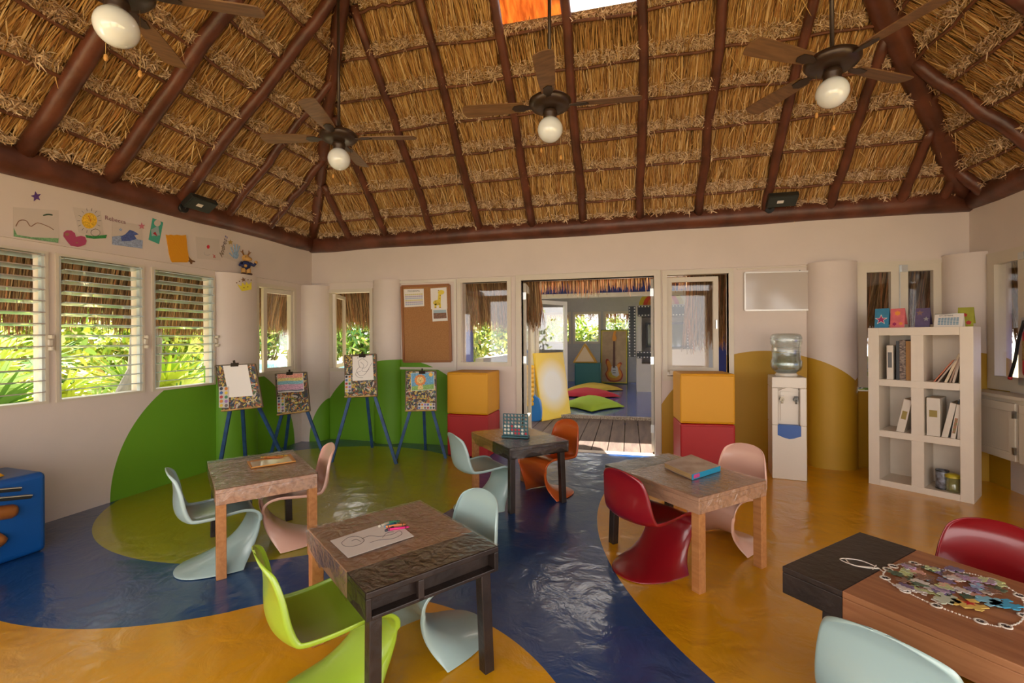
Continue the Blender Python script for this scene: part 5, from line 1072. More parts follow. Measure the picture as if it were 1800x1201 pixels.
def lbl(c, z0=.35, z1=.65):
    def f(o, Ml, D): mb = MB(Ml); mb.box((D[0] * .2, -.0015, D[2] * z0), (D[0] * .8, 0, D[2] * z1)); mb.build('spine_label', c, o); pg(o, Ml, D)
    return f
bd = mat('binder_white', '#d3c8b8', .35); z1, z2, z3 = hb_[2][1], hb_[1][1], hb_[0][1]; olive_l = mat('label_olive', (.30, .22, .05), .6); greyl = mat('label_grey', (.12, .12, .12), .5)
G1 = 'binders on the shelves'
item('binder', 'small white binder with a dark label standing alone at the left of the top cell', 'binder', cL[0] + .05, .03, z1, (.048, .2, .31), bd, group=G1, parts=lbl(greyl, .35, .8)); item('binder', 'thin black binder between the white and the patterned ones', 'binder', cL[0] + .118, .03, z1, (.022, .23, .352), mat('binder_black', (.02, .025, .03), .4), group=G1, parts=pg)
patt = mat('brick_pattern', (.35, .26, .2), .5, col2=(.03, .01, .01), vscale=70, stretch=(.6, .6, 1.4)); item('box_file', 'dark box file with a small speckled pattern on the top left cell', 'box file', cL[0] + .142, .03, z1, (.044, .24, .36), patt, group=G1, parts=pg); item('binder', 'ochre brown binder against the divider in the top left cell', 'binder', cL[1] - .041, .03, z1, (.038, .23, .35), mat('binder_ochre', (.35, .16, .03), .5), group=G1, parts=pg)
for k, (x, ln, h, th, c, lab) in enumerate(((.055, 33, .23, .010, (.50, .16, .08), 'thin red and cream book leaning lowest in the top right cell'), (.078, 31, .24, .012, (.42, .33, .26), 'thin beige book leaning second in the top right cell'), (.125, 20, .26, .018, (.62, .50, .33), 'cream book leaning in the middle of the top right cell'), (.155, 16, .26, .012, (.35, .22, .15), 'thin brown book leaning in the top right cell'), (.175, 12, .27, .016, (.55, .45, .36), 'pale book leaning near the right side of the top right cell'), (.215, 4, .25, .014, (.45, .40, .22), 'upright thin book against the right side of the top right cell'))):
    item('book', lab, 'book', cR[0] + x, .04, z1 + .002, (th, .2, h), mat('bookcol_%d' % k, c, .5), lean=ln, group='books in the top right cell', parts=pg)
item('binder', 'white binder leaning alone in the middle left cell', 'binder', cL[0] + .115, .03, z2 + .004, (.058, .23, .30), bd, lean=11, group=G1, parts=lbl(olive_l, .4, .65))
item('binder', 'fat white binder at the left of the middle right cell', 'binder', cR[0] + .012, .03, z2, (.088, .24, .325), bd, group=G1, parts=lbl(olive_l, .5, .68)); item('binder', 'white binder leaning right next to the fat one', 'binder', cR[0] + .108, .03, z2 + .003, (.040, .22, .30), bd, lean=11, group=G1, parts=pg)
item('binder', 'thin black folder leaning between white binders', 'binder', cR[0] + .154, .03, z2 + .003, (.006, .24, .335), MC['binder_black'], lean=11, group=G1); item('binder', 'white binder with small pictures on its spine', 'binder', cR[0] + .166, .02, z2 + .003, (.030, .22, .29), bd, lean=8, group=G1, parts=lbl(mat('label_red', (.45, .12, .08), .5, col2=(.1, .2, .05), vscale=60), .15, .6))
item('binder', 'white binder leaning against the right side of the middle right cell', 'binder', cR[0] + .208, .02, z2 + .002, (.034, .22, .28), bd, lean=3, group=G1, parts=pg)
def on_shelf(x, y, z): p = WS @ Vector((x, y, z)); return p
p = on_shelf(cR[0] + .10, .10, z3); o = thing('patterned_tin', 'dark tin with a grey and brown picture in the lower right cell', 'tin', p); mb = MB(); mb.lathe([(.001, 0), (.042, 0), (.044, .006), (.044, .155), (.042, .16), (.038, .162), (.038, .15), (.001, .15)], n=24); mb.build('tin_body', mat('tin_picture', (.25, .27, .32), .3, col2=(.05, .03, .02), vscale=26), o); mb = MB(); mb.lathe([(.045, .0), (.046, .008), (.045, .012)], n=24); mb.lathe([(.045, .15), (.046, .156), (.045, .162)], n=24); mb.build('rim', black, o)
p = on_shelf(cR[1] - .056, .08, z3); o = thing('storage_jar', 'clear jar with a yellow lid in the lower right cell', 'jar', p); mb = MB(); mb.lathe([(.001, 0), (.045, 0), (.05, .01), (.05, .12), (.001, .12)], n=24); mb.build('jar_body', glassy('cloudy_plastic', (.8, .8, .6), .3, .1, alpha=.35, acol=(.4, .4, .15)), o); mb = MB(); mb.lathe([(.054, .118), (.054, .14), (.03, .15), (.001, .15)], n=24); mb.build('lid', mat('lid_yellow', (.50, .40, .02), .4), o)
# cards and calendar on top
def card(px0, px1, ytop, n, c, lab, deco=None, y=.09, lean=-8):
    P0 = inv_s @ rplane(px0, 560, A + n3 * y, n3); P1 = inv_s @ rplane(px1, 560, A + n3 * y, n3); h = (rplane(px0, ytop, A + n3 * y, n3).z - hS); ww = P1.x - P0.x
    Ml = WS @ Matrix.Translation((P0.x, y, hS + .002)) @ Matrix.Rotation(math.radians(lean), 4, 'X'); o = thing('greeting_card', lab, 'card', Ml.translation, 0, 'decorated cards on the bookshelf'); M2 = Matrix.Translation(-Ml.translation) @ Ml
    mb = MB(M2); mb.box((0, 0, 0), (ww, .003, h)); mb.build('card_front', mat('card_' + n, c, .6, var=.12, vscale=20), o); mb = MB(M2); mb.plate([(0, .003, 0), (ww, .003, 0), (ww, .003, h), (0, .003, h)], (0, 1, 0), .001); 
    m3 = MB(M2 @ Matrix.Translation((0, .003, h)) @ Matrix.Rotation(math.radians(38), 4, 'X')); m3.box((0, 0, -h * .95), (ww, .002, 0)); m3.build('card_back', MC['card_' + n], o)
    if deco: deco(o, M2, ww, h)
inv_s = WS.inverted()
def star_pts(cx, cz, r, k=.42, rot=math.pi / 2, n=5): return [(cx + r * (1 if i % 2 == 0 else k) * math.cos(rot + i * math.pi / n), cz + r * (1 if i % 2 == 0 else k) * math.sin(rot + i * math.pi / n)) for i in range(2 * n)]
def deco_poly(o, M2, pts, m, name, h=.002): mb = MB(M2); mb.plate([(x, 0, z) for x, z in pts], (0, -1, 0), h); mb.build(name, m, o)
card(1537, 1562, 543, 'blue', (.03, .20, .34), 'blue card with a magenta star on the bookshelf top', lambda o, M, w_, h: (deco_poly(o, M, star_pts(w_ * .45, h * .42, .05), paper, 'white_star', .001), deco_poly(o, M, star_pts(w_ * .45, h * .42, .04), mat('magenta', (.32, .01, .10), .5), 'magenta_star')))
card(1564.5, 1589.5, 543, 'pink', (.66, .14, .15), 'pink card with small orange flowers on the bookshelf top', lambda o, M, w_, h: (deco_poly(o, M, star_pts(w_ * .5, h * .75, .024, .7, n=6), mat('flower_orange', (.75, .28, .03), .5), 'flower'), deco_poly(o, M, star_pts(w_ * .3, h * .18, .018, .6, n=6), MC['magenta'], 'flower'), deco_poly(o, M, star_pts(w_ * .75, h * .2, .018, .6, n=6), MC['flower_orange'], 'flower')))
card(1608, 1634, 542, 'purple', (.10, .07, .15), 'dark purple card with pale star on the bookshelf top', lambda o, M, w_, h: (deco_poly(o, M, star_pts(w_ * .75, h * .42, .022), mat('dull_star', (.30, .28, .28), .5), 'star'), deco_poly(o, M, star_pts(w_ * .3, h * .75, .028), mat('brown_star', (.22, .12, .10), .5), 'star')), lean=-10)
card(1683, 1711, 541, 'lime', (.30, .30, .02), 'lime green card with red hearts behind the desk calendar', lambda o, M, w_, h: (deco_poly(o, M, star_pts(w_ * .45, h * .6, .018, .7), mat('card_red', (.40, .02, .02), .5), 'heart'), deco_poly(o, M, star_pts(w_ * .7, h * .2, .02, .7), MC['card_red'], 'heart')), y=.16)
P0 = inv_s @ rplane(1641, 575, A + n3 * .03, n3); P1 = inv_s @ rplane(1692, 575, A + n3 * .03, n3); ww = P1.x - P0.x; Ml = WS @ Matrix.Translation((P0.x, .03, hS)); o = thing('desk_calendar', 'white tent desk calendar with a blue grid on the bookshelf top', 'calendar', Ml.translation); M0 = Matrix.Translation(-Ml.translation) @ Ml
hC = .125; M2 = M0 @ Matrix.Rotation(math.radians(-28), 4, 'X'); mb = MB(M2); mb.box((0, 0, 0), (ww, .002, hC)); mb.build('front_page', paper, o); mb = MB(M0 @ Matrix.Translation((0, .117, 0)) @ Matrix.Rotation(math.radians(28), 4, 'X')); mb.box((0, -.002, 0), (ww, 0, hC)); mb.build('back_page', paper, o)
mb = MB(M2); 
for i in range(7):
    for j in range(5): mb.cbox((ww * (.18 + i * .105), -.001, hC * (.2 + j * .115)), (ww * .085, .001, hC * .08))
mb.build('date_grid', mat('date_blue', (.16, .30, .42), .6), o)
mb = MB(M2); mb.tube([(0, 0, hC), (ww, 0, hC)], .004, 8); mb.build('spiral_binding', steel, o); text_mesh('month_heading', 'DICIEMBRE', .018, wmat(o) @ M2 @ Matrix.Translation((ww * .4, -.001, hC * .82)) @ Matrix.Rotation(math.pi / 2, 4, 'X'), greyl, o, .0004)

# ------------------------------------------------------------------ RIGHT WALL CABINET, EXTINGUISHER
cx = UR - .20; t = thing('wall_cabinet', 'cream low wall cabinet with panelled doors under the right window', 'cabinet', (cx, 4.3, 0)); top_z = .87; M_ = Matrix.Identity(4)
yA = 5.32; mb = MB(); mb.box((.02, 2.6 - 4.3, .33), (.195, yA - 4.3, top_z - .03)); mb.build('carcass', cream, t); mb = MB(); mb.box((-.015, 2.58 - 4.3, top_z - .03), (.195, yA + .02 - 4.3, top_z)); mb.build('cabinet_top', cream, t, bevel=.005)
for k in range(3):
    y1 = yA - .03 - k * .62 - 4.3; y0_ = y1 - .58; mb = MB(); rect_frame(mb, lambda a, z, d: (-d, a, z), y0_, y1, .33, top_z - .06, .07, -.02, .01); mb.box((.005, y0_ + .06, .39), (.018, y1 - .06, top_z - .12)); dd_ = mb.build('door', cream, t, bevel=.003)
    for z in (.42, .72): mb = MB(); mb.cbox((-.012, y0_ + .004, z), (.02, .02, .06)); mb.build('hinge', steel, dd_)
p = lw(1818, 640, UR - .12); t = thing('fire_extinguisher', 'red fire extinguisher with black hose at the right frame edge', 'fire extinguisher', (p.x, p.y, 1.05)); er = mat('extinguisher_red', (.42, .01, .01), .3)
mb = MB(); mb.lathe([(.001, 0), (.06, 0), (.065, .02), (.065, .34), (.045, .39), (.02, .41), (.02, .45), (.001, .45)], n=24); mb.build('cylinder_body', er, t); mb = MB(); mb.lathe([(.0665, .12), (.0665, .28)], n=24); mb.build('instruction_label', mat('label_yellow', (.45, .35, .08), .5, col2=(.2, .1, .03), vscale=50), t)
mb = MB(); mb.cbox((0, 0, .46), (.05, .09, .03)); mb.build('valve', steel, t); q = Vector((-.05, .02, .44)); e2 = lw(1776, 662, UR - .10) - Vector((p.x, p.y, 1.05)); e1 = lw(1790, 600, UR - .13) - Vector((p.x, p.y, 1.05)); mb = MB(); mb.tube(crom([tuple(q), tuple(e1), tuple(e1.lerp(e2, .5) + Vector((0, -.01, 0))), tuple(e2)], 16), .012, 10); mb.build('hose', black, t); mb = MB(); mb.tube([tuple(e2), tuple(e2 + (e2 - e1).normalized() * .025)], .015, 10); mb.build('hose_tip', er, t); mb = MB(); mb.box((.055, -.03, .1), (.119, .03, .3)); mb.build('wall_bracket', black, t)

# ------------------------------------------------------------------ BOARDS ON THE BACK WALL
def bpl(pts, d): return [Vector((*(lambda q: (q.x, V0 - d))(bw(x, y)), bw(x, y).z)) for x, y in pts]
t = thing('whiteboard', 'small blank whiteboard hung high right of the doorway', 'whiteboard', bw(1365, 546)); O = t.location; P = [p - O for p in bpl([(1308.5, 480), (1422.5, 477.5), (1422.5, 545), (1309, 546)], .022)]
mb = MB(); mb.plate(P, (0, 1, 0), .02); mb.build('board_surface', mat('whiteboard_surface', '#bfb4a9', .12, coat=.4, bump=.04, bscale=8), t)
mb = MB(); [mb.bar(P[i], P[(i + 1) % 4], .012, .016, side=(0, 1, 0)) for i in range(4)]; mb.build('metal_rim', mat('alu_rim', (.66, .62, .57), .3, .3), t); mb = MB(); [mb.ball((bw(x, 478).x - O.x, -.015, bw(x, y).z - O.z), .008, 8) for x, y in ((1323, 479.5), (1405, 476.5))]; mb.build('hanging_screws', black, t)
t = thing('cork_board', 'cork notice board in a brown frame left of the doorway', 'notice board', bw(748, 636)); O = t.location; CK = [(707.5, 504), (790.5, 501), (794, 635), (711.5, 636)]; P = [p - O for p in bpl(CK, .02)]
mb = MB(); mb.plate(P, (0, 1, 0), .012); mb.build('cork_surface', mat('cork', (.42, .20, .07), .9, col2=(.33, .15, .05), vscale=90, bump=.2, bscale=90), t); mb = MB(); [mb.bar(P[i] + Vector((0, -.002, 0)), P[(i + 1) % 4] + Vector((0, -.002, 0)), .028, .022, side=(P[(i + 2) % 4] - P[(i + 1) % 4])) for i in range(4)]; mb.build('wooden_rim', mat('cork_frame', (.30, .11, .03), .5), t)
def pinned(name, lab, cat, pts, m, deco=None, d=.024):
    P = bpl(pts, d); c = sum(P, Vector()) / len(P); mb = MB(); mb.plate([p - c for p in P], (0, 1, 0), .002); o = mb.build(name, m); o.location = c; tag(o, lab, cat)
    f = lambda u, v: P[0].lerp(P[1], u).lerp(P[3].lerp(P[2], u), v) - c
    if deco: deco(o, f)
    return o
def fp(o, f, pts, m, name, h=.0015): mb = MB(); mb.plate([f(u, v) for u, v in pts], (0, -1, 0), h); mb.build(name, m, o)
def cal(o, f):
    for j in range(6):
        for i in range(9): pass
    for j, cn in enumerate(('cal_yellow', 'cal_lilac', 'cal_blue', 'cal_yellow', 'cal_lilac', 'cal_blue')):
        mb = MB(); [mb.plate([f(.06 + i * .1, .27 + j * .11), f(.14 + i * .1, .27 + j * .11), f(.14 + i * .1, .35 + j * .11), f(.06 + i * .1, .35 + j * .11)], (0, -1, 0), .001) for i in range(9)]; mb.build('timetable_row', mat(cn, {'cal_yellow': (.62, .55, .25), 'cal_lilac': (.42, .36, .50), 'cal_blue': (.42, .46, .58)}[cn], .7), o)
    text_mesh('timetable_heading', 'PROGRAMA', .032, Matrix.Translation(o.location + f(.5, .16) + Vector((0, -.001, 0))) @ Matrix.Rotation(math.pi / 2, 4, 'X'), greyl, o, .0004)
pinned('timetable', 'printed timetable with coloured rows pinned at the top left of the cork board', 'paper', [(711, 509), (746, 508), (747, 538.5), (712.5, 540.5)], paper, cal)
yg = mat('giraffe_yellow', (.72, .55, .06), .7); bgm = mat('giraffe_brown', (.35, .16, .03), .7)
def gir(o, f):
    E = lambda cx, cy, a, b, n=14: [(cx + a * math.cos(2 * math.pi * k / n), cy + b * math.sin(2 * math.pi * k / n)) for k in range(n)]
    fp(o, f, E(.38, .70, .24, .13), yg, 'giraffe_body'); fp(o, f, [(.42, .68), (.62, .66), (.66, .25), (.5, .22)], yg, 'giraffe_neck', .0018); fp(o, f, E(.66, .22, .2, .11), yg, 'giraffe_head', .002)
    for u in (.22, .5): fp(o, f, [(u, .75), (u + .12, .75), (u + .12, .93), (u, .93)], yg, 'giraffe_leg'); fp(o, f, [(u, .93), (u + .12, .93), (u + .12, .96), (u, .96)], bgm, 'hoof')
    for cu, cv in ((.3, .66), (.45, .72), (.55, .5), (.6, .36), (.5, .12), (.38, .78)): fp(o, f, E(cu, cv, .035, .025, 8), bgm, 'giraffe_spot', .003)
pinned('giraffe_drawing', 'drawing of a yellow giraffe pinned on the cork board', 'paper', [(758, 507.5), (786, 505.5), (787.5, 543), (759, 544)], paper, gir)
pinned('photo_card', 'small photo card of a brick building under the giraffe drawing', 'card', [(761, 544), (787, 543), (788.5, 564), (762, 565.5)], paper, lambda o, f: (fp(o, f, [(.08, .08), (.94, .08), (.94, .32), (.08, .32)], mat('photo_sky', (.35, .45, .50), .6), 'photo_sky'), fp(o, f, [(.08, .32), (.94, .32), (.94, .78), (.08, .78)], mat('photo_brick', (.30, .13, .07), .6, col2=(.12, .07, .05), vscale=60), 'photo_building')), d=.027)

# ------------------------------------------------------------------ PICTURES ON THE LEFT WALL
def lpl(pts, d=.003): return [lw(x, y, U0 + d) for x, y in pts]
def stick(name, lab, cat, pts, m, d=.002, th=.0015, deco=None):
    P = lpl(pts, d); c = sum(P, Vector()) / len(P); mb = MB(); mb.plate([p - c for p in P], (1, 0, 0), th); o = mb.build(name, m); o.location = c; tag(o, lab, cat)
    if deco: deco(o, c)
    return o
def sub(o, c, pts, m, name, d=.0045, th=.001): mb = MB(); mb.plate([p - c for p in lpl(pts, d)], (1, 0, 0), th); mb.build(name, m, o)
def ln(o, c, pts, m, name='drawn_line', r=.0028, d=.005): mb = MB(); mb.tube(crom([tuple(p - c) for p in lpl(pts, d)], 4 * len(pts)), r, 4); mb.build(name, m, o)
Ep = lambda cx, cy, a, b, n=16, rot=0: [(cx + a * math.cos(2 * math.pi * k / n) * math.cos(rot) - b * math.sin(2 * math.pi * k / n) * math.sin(rot), cy + a * math.cos(2 * math.pi * k / n) * math.sin(rot) + b * math.sin(2 * math.pi * k / n) * math.cos(rot)) for k in range(n)]
Sp = lambda cx, cy, r, k=.42, rot=-math.pi / 2, n=5: [(cx + r * (1 if i % 2 == 0 else k) * math.cos(rot + i * math.pi / n), cy + r * (1 if i % 2 == 0 else k) * math.sin(rot + i * math.pi / n)) for i in range(2 * n)]
wp = mat('wall_paper_sheet', '#cdbfb3', .8)
stick('star_sticker', 'purple paper star high on the left wall', 'sticker', Sp(63.5, 345.5, 9.5, .45, -1.75), mat('purple', (.10, .04, .20), .7))
def pic1(o, c): sub(o, c, [(24, 401), (30, 413), (55, 417), (103, 419), (102, 427), (60, 421), (24, 416)], ck('field', (.20, .38, .18)), 'crayon_grass'); ln(o, c, [(28, 398), (34, 388), (46, 388), (54, 398), (66, 392), (84, 398), (94, 404)], ck('scrawl', (.30, .16, .10)), 'scrawled_line'); ln(o, c, [(76, 379), (84, 377), (92, 378)], ck('darkgreen', (.05, .09, .05)), 'scrawled_line', .005)
stick('crayon_picture', 'crayon picture with a green strip of grass above the leftmost window', 'paper', [(23, 364), (103, 370), (103, 427), (23, 417)], wp, deco=pic1)
hp = [(x / 7.5 + 0, y / 7.5 + 310) for x, y in [(955, 940), (1060, 925), (1125, 900), (1142, 850), (1120, 800), (1070, 785), (1000, 800), (985, 750), (940, 715), (880, 712), (840, 740), (835, 790), (870, 840), (910, 890)]]
stick('heart_sticker', 'deep pink paper heart below the sun drawing', 'sticker', hp, mat('deep_pink', (.42, .06, .14), .7), d=.005, deco=lambda o, c: (sub(o, c, Ep(117.5, 412, 4, 2.5), mat('dusty', (.35, .16, .10), .7), 'flower_mark', .0075), sub(o, c, Ep(135, 427, 2, 1.2), MC['dusty'], 'mark', .0075)))
def pic2(o, c):
    sub(o, c, Ep(157, 388, 13.5, 14), ck('sunyellow', (.78, .46, .03)), 'drawn_sun'); [ln(o, c, [(157 + 16 * math.cos(a), 388 + 17 * math.sin(a)), (157 + 21 * math.cos(a), 388 + 22 * math.sin(a))], ink, 'sun_ray', .0015) for a in [k * .449 for k in range(14)]]
    sub(o, c, [(150, 413), (162, 415), (188, 413), (186, 419), (165, 420), (152, 418)], ck('leafgreen', (.04, .24, .06)), 'crayon_grass'); sub(o, c, Ep(168, 409, 8, 6), wp, 'drawn_stone', .006); ln(o, c, Ep(168, 409, 8, 6) + [Ep(168, 409, 8, 6)[0]], ink, r=.0015, d=.0075); ln(o, c, [(155, 379), (158, 385), (160, 390)], ck('flame', (.6, .16, .02)), 'drawn_flame', .004)
stick('sun_drawing', 'drawing of an orange sun over grass on the left wall', 'paper', [(128, 364), (177, 371), (183, 419), (139, 409)], wp, deco=pic2)
def pic3(o, c):
    sub(o, c, [(197, 416), (214, 414), (251, 423), (250, 437), (197, 430)], ck('bluegrey', (.30, .36, .50)), 'crayon_sea'); sub(o, c, [(212, 416), (220, 412), (228, 404), (236, 407), (244, 412), (236, 414), (240, 420), (228, 424), (214, 424)], ck('navyhand', (.08, .12, .34)), 'painted_hand', .0062); sub(o, c, Sp(212, 404, 3.5, .5), ck('bluegrey', None), 'small_star'); text_mesh('written_name', 'Rebecca', .05, Matrix.Translation(lw(203, 390, U0 + .005)) @ Matrix(((0, 0, 1, 0), (1, 0, 0, 0), (0, 1, 0, 0), (0, 0, 0, 1))) , mat('faded_ink', (.25, .10, .12), .8), o, .0005)
stick('blue_hand_picture', 'picture with a dark blue painted hand over a blue strip', 'paper', [(197, 387), (250, 396), (251, 438), (197, 430)], wp, deco=pic3)
stick('star_sticker', 'small pink star right of the blue hand picture', 'sticker', Sp(249, 397.5, 6.5, .4), mat('star_pink', (.55, .16, .20), .7), d=.006)
stick('door_hanger', 'green paper door hanger with a round hole on the left wall', 'door hanger', [(x / 7.067 + 220, y / 7.067 + 360) for x, y in [(340, 165), (472, 220), (420, 490), (290, 435)]], mat('hanger_green', (.06, .36, .26), .7), deco=lambda o, c: (sub(o, c, [(x / 7.067 + 220, y / 7.067 + 360) for x, y in Ep(400, 228, 42, 40)], wp, 'hanger_hole'), sub(o, c, [(x / 7.067 + 220, y / 7.067 + 360) for x, y in [(320, 310), (410, 260), (430, 380), (330, 390)]], mat('hanger_grey', (.32, .42, .42), .7), 'grey_star'), sub(o, c, [(x / 7.067 + 220, y / 7.067 + 360) for x, y in [(345, 355), (375, 335), (400, 395)]], MC['card_red'], 'red_triangle', .006)))
bz_ = [(503, 372), (530, 380), (560, 372), (600, 380), (640, 374), (700, 382), (750, 376), (762, 460), (770, 560), (785, 640), (785, 700), (765, 716), (700, 714), (580, 716), (560, 680), (540, 600), (525, 500)]
stick('orange_foam_sheet', 'bright orange wavy-edged sheet on the left wall', 'craft', [(x / 7.067 + 220, y / 7.067 + 360) for x, y in bz_], mat('foam_orange', (.72, .30, .005), .6, bump=.2, bscale=60), th=.006)
stick('butterfly', 'small brown paper butterfly at the corner of the orange sheet', 'sticker', [(x / 7.067 + 220, y / 7.067 + 360) for x, y in [(785, 640), (820, 680), (835, 690), (868, 700), (870, 712), (835, 712), (830, 738), (812, 738), (805, 715), (785, 705), (795, 680)]], mat('moth_brown', (.16, .07, .02), .8), d=.009)
stick('red_dot_drawing', 'white sheet with one red dot above the third louvre window', 'paper', [(344, 416), (385, 421), (388, 458), (347, 455)], wp, deco=lambda o, c: (sub(o, c, Ep(366, 434, 2.6, 3.3), mat('dot_red', (.6, .03, .04), .7), 'red_dot'), ln(o, c, [(359, 443), (360, 448), (366, 449), (369, 447)], mat('grey_pencil', (.35, .33, .33), .8), r=.0015), ln(o, c, [(374, 448), (378, 450), (375, 452), (379, 453)], MC['dot_red'], r=.003)))
def pic5(o, c):
    sub(o, c, Ep(414.5, 449, 5, 6.5), ck('palm', (.28, .42, .60)), 'painted_palm')
    for a, b in (((410, 446), (405.5, 434)), ((412.5, 443), (411, 430)), ((415, 443), (416.5, 430)), ((417.5, 444), (421, 433)), ((411, 453), (403, 445))): ln(o, c, [a, ((a[0] + b[0]) / 2, (a[1] + b[1]) / 2), b], ck('palm', None), 'painted_finger', .008)
    sub(o, c, Sp(405, 426, 5, .5), mat('star_gold', (.45, .30, .08), .7), 'gold_star', .006)
    for k, ch in enumerate('Andress'): text_mesh('painted_letter', ch, .075, Matrix.Translation(lw(392 + k * 1.3, 450 - k * 5.2, U0 + .006)) @ Matrix(((0, 0, 1, 0), (1, 0, 0, 0), (0, 1, 0, 0), (0, 0, 0, 1))) @ Matrix.Rotation(1.0, 4, 'Z'), mat('letter_%d' % (k // 3), [(.20, .14, .08), (.12, .08, .10), (.14, .14, .32)][k // 3], .7), o, .001)
stick('handprint_picture', 'tilted sheet with a pale blue handprint and bubble letters', 'paper', [(395, 421), (424, 432), (422, 463), (392, 452)], wp, deco=pic5)
# crown sticker on the column
cw = mat('crown_yellow', (.60, .48, .02), .6); pc = lw(431, 502, U0 + .17); t = thing('crown_sticker', 'yellow paper crown with brown star on the rounded column', 'sticker', pc); mb = MB(); MM_ = Matrix.Rotation(math.radians(62), 4, 'Z') @ Matrix.Rotation(-.28, 4, 'Y')
mb = MB(MM_); q = [(-.075, .03), (-.05, -.055), (.05, -.055), (.075, .03), (.04, .0), (.02, .04), (0, .0), (-.02, .04), (-.04, 0)]; mb.plate([(x, 0, z) for x, z in q], (0, -1, 0), .003); mb.build('crown', cw, t)
mb = MB(MM_); mb.plate([(x, -.001, z) for x, z in star_pts(0, .065, .028)], (0, -1, 0), .003); mb.build('brown_star', MC['moth_brown'], t)
for x, z in ((-.075, .045), (.075, .045), (.045, .055), (-.045, .055), (-.02, -.02), (.02, -.02)): mb = MB(MM_); mb.plate([(x + .007 * math.cos(k), -.002, z + .007 * math.sin(k)) for k in range(6)], (0, -1, 0), .003); mb.build('dot', MC['moth_brown'], t)
# antlered figure standing on the column
p = Vector((U0 + .075, lw(433, 480, U0 + .08).y, 2.10)); t = thing('antlered_figure', 'small standing tan figure with antlers and navy jacket on the column', 'figurine', p, math.radians(62)); tan = mat('figure_tan', (.55, .30, .08), .6); navy = mat('figure_navy', (.012, .02, .09), .6)
mb = MB(); mb.ball((-.03, -.02, .014), .03, 10, 1, 1.3, .5); mb.ball((.03, -.02, .014), .03, 10, 1, 1.3, .5); mb.build('shoes', mat('shoe_dark', (.06, .02, .01), .5), t)
mb = MB(); mb.tube([(-.026, 0, .02), (-.026, 0, .08)], .024, 12); mb.tube([(.026, 0, .02), (.026, 0, .08)], .024, 12); mb.build('legs', tan, t)
mb = MB(); mb.ball((0, 0, .115), .05, 14, 1, .8, 1.05); mb.tube([(-.04, 0, .14), (-.065, -.02, .11), (-.03, -.05, .1)], [.018, .017, .015], 10); mb.tube([(.04, 0, .14), (.08, -.01, .12), (.095, -.02, .145)], [.018, .017, .015], 10); mb.build('jacket', navy, t)
mb = MB(); mb.ball((.098, -.022, .155), .018, 10); mb.ball((-.022, -.055, .1), .018, 10); mb.ball((0, 0, .195), .04, 14); mb.ball((.012, -.035, .182), .032, 12, 1.3, 1, .8); mb.build('head_and_hands', tan, t)
mb = MB()
for s_ in (-1, 1): mb.tube([(s_ * .02, 0, .225), (s_ * .035, 0, .26), (s_ * .03, 0, .285)], [.009, .008, .004], 8); mb.tube([(s_ * .033, 0, .25), (s_ * .055, 0, .27)], [.007, .003], 8)
mb.build('antlers', mat('antler_brown', (.22, .09, .02), .6), t); mb = MB(); [mb.ball((x, -.037, .205), .006, 8) for x in (-.014, .02)]; mb.build('eyes', black, t)

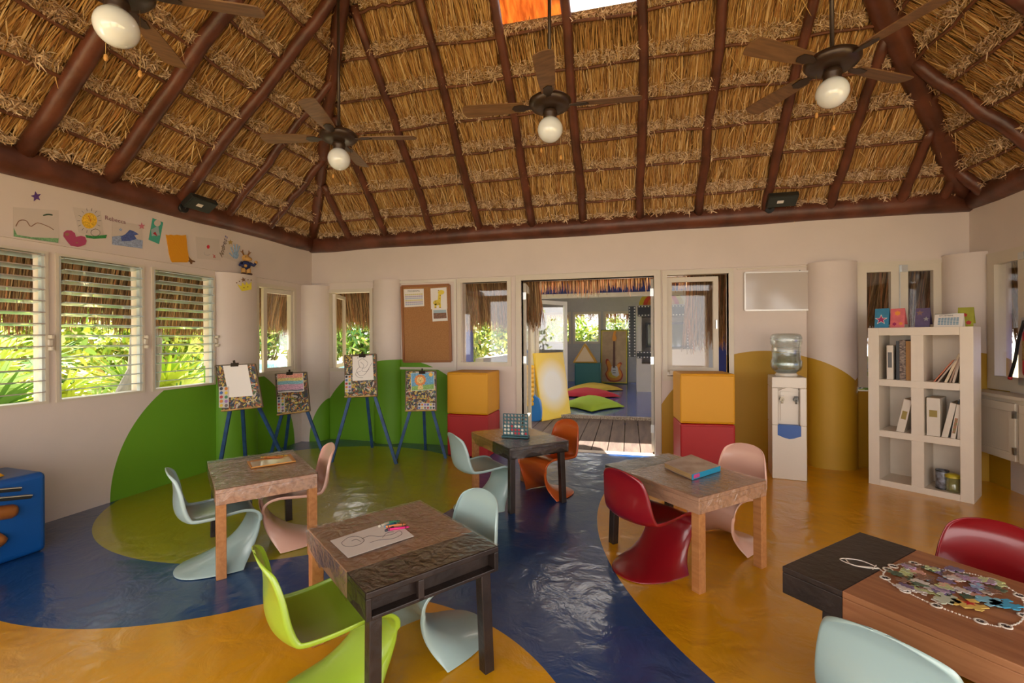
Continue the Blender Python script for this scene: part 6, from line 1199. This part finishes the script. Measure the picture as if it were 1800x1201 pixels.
# ------------------------------------------------------------------ CEILING FANS
fm = mat('fan_bronze', (.05, .028, .018), .35, .3); bm = mat('fan_blade_wood', (.20, .10, .04), .5, var=.2, vscale=6, stretch=(1, 8, 8)); gm = mat('opal_globe', (.84, .89, .93), .12, coat=.8)
knobm = mat('pull_knob', (.60, .30, .08), .5)
def fan(px, py, rot, lab, zc=2.90):
    c = fl(px, py, zc); t = thing('ceiling_fan', lab, 'ceiling fan', (c.x, c.y, zc), rot, 'ceiling fans with opal globes'); zt_ = roofz(c.x, c.y) - zc - .03
    mb = MB(); pr = [(.022 + 0, .075)] + [(.092 * math.sin(a), -.092 * math.cos(a)) for a in [math.pi - .25 - k * (math.pi - .26) / 18 for k in range(19)]]; mb.lathe([(r_, z) for r_, z in pr[1:]] , n=32); mb.build('glass_globe', gm, t)
    mb = MB(); mb.lathe([(.042, .075), (.05, .085), (.046, .10), (.055, .11), (.05, .135), (.04, .15), (.001, .15)], n=24); mb.build('light_fitting', fm, t)
    mb = MB(); mb.lathe([(.001, .145), (.09, .145), (.135, .16), (.155, .185), (.155, .205), (.13, .225), (.05, .245), (.03, .27), (.001, .27)], n=36); mb.build('motor_housing', fm, t, bevel=0)
    mb = MB(); mb.tube([(0, 0, .25), (0, 0, zt_)], .013, 10); mb.build('down_rod', fm, t); mb = MB(); mb.lathe([(.013, zt_ - .09), (.06, zt_ - .06), (.07, zt_)], n=20); mb.build('ceiling_canopy', fm, t)
    for k in range(4):
        M1 = Matrix.Rotation(k * math.pi / 2, 4, 'Z') @ Matrix.Translation((0, 0, .175)) @ Matrix.Rotation(math.radians(11), 4, 'X'); mb = MB(M1)
        out = crom([(.19, -.045), (.35, -.058), (.6, -.066), (.64, -.05), (.655, 0), (.64, .05), (.6, .066), (.35, .058), (.19, .045)], 30); mb.plate([(x, y, 0) for x, y in out], (0, 0, 1), .007); bl = mb.build('fan_blade', bm, t)
        mb = MB(M1); mb.plate([(x, y, -.006) for x, y in [(.10, -.02), (.16, -.018), (.2, -.035), (.26, -.03), (.28, 0), (.26, .03), (.2, .035), (.16, .018), (.10, .02)]], (0, 0, 1), .005); mb.build('blade_iron', fm, bl)
    for x, L_ in ((.075, .30), (-.07, .24)):
        mb = MB(); mb.tube([(x, .05, .13), (x, .05, .13 - L_)], .0015, 5); ch = mb.build('pull_chain', mat('chain_brass', (.45, .30, .12), .4, .6), t); mb = MB(); mb.lathe([(.001, 0), (.008, -.006), (.010, -.025), (.006, -.035), (.001, -.036)], c=(x, .05, .13 - L_), n=10); mb.build('pull_knob', knobm, ch)
fan(205, 48, .5, 'ceiling fan with big opal globe nearest the camera at upper left'); fan(596, 280, .25, 'ceiling fan hanging in front of the left hip log'); fan(967, 228, .1, 'middle ceiling fan hanging below the gap in the thatch'); fan(1463, 163, .55, 'ceiling fan at upper right near the thick hip log')

# ------------------------------------------------------------------ SPEAKERS ON THE BEAMS
def speaker(base, nrm, along, lab, s=1.):
    base = Vector(base); nrm = Vector(nrm); al = Vector(along); t = thing('black_speaker', lab, 'speaker', base); up_ = Vector((0, 0, 1)); mb = MB(); mb.tube([(0, 0, 0), tuple(nrm * .03)], .045, 18); mb.build('mount_disc', black, t)
    mb = MB(); mb.tube([tuple(nrm * .02), tuple(nrm * .05 + up_ * .05), tuple(nrm * .07 + up_ * .08)], .018, 10); mb.build('swivel_arm', black, t)
    c = nrm * .10 + up_ * .085 + al * .09; f = (nrm * .55 - up_ * .8).normalized(); u = f.cross(al).normalized(); mb = MB(); d0 = [c + al * a * .14 + u * b * .075 for a, b in ((-1, -1), (1, -1), (1, 1), (-1, 1))]; mb.plate(d0, f, .055); mb.build('cabinet_box', mat('speaker_black', (.02, .022, .02), .3), t, bevel=.006)
    g = MB(); g.plate([c + f * .056 + al * a * .13 + u * b * .066 for a, b in ((-1, -1), (1, -1), (1, 1), (-1, 1))], f, .004); g.build('grille', mat('speaker_grille', (.03, .035, .03), .7), t)
    s_ = -f if False else f; l = MB(); q = c + f * .061 - al * .02; l.plate([q + al * a * .03 + u * b * .018 for a, b in ((-1, -1), (1, -1), (1, 1), (-1, 1))], f, .001); l.build('sticker', paper, t)
speaker(lw(320, 366, U0 + .10) , (1, 0, 0), (0, 1, 0), 'black speaker clamped on the left eave beam')
speaker(bw(1352, 368, V0 - .105), (0, -1, 0), (1, 0, 0), 'black speaker clamped on the back eave beam')
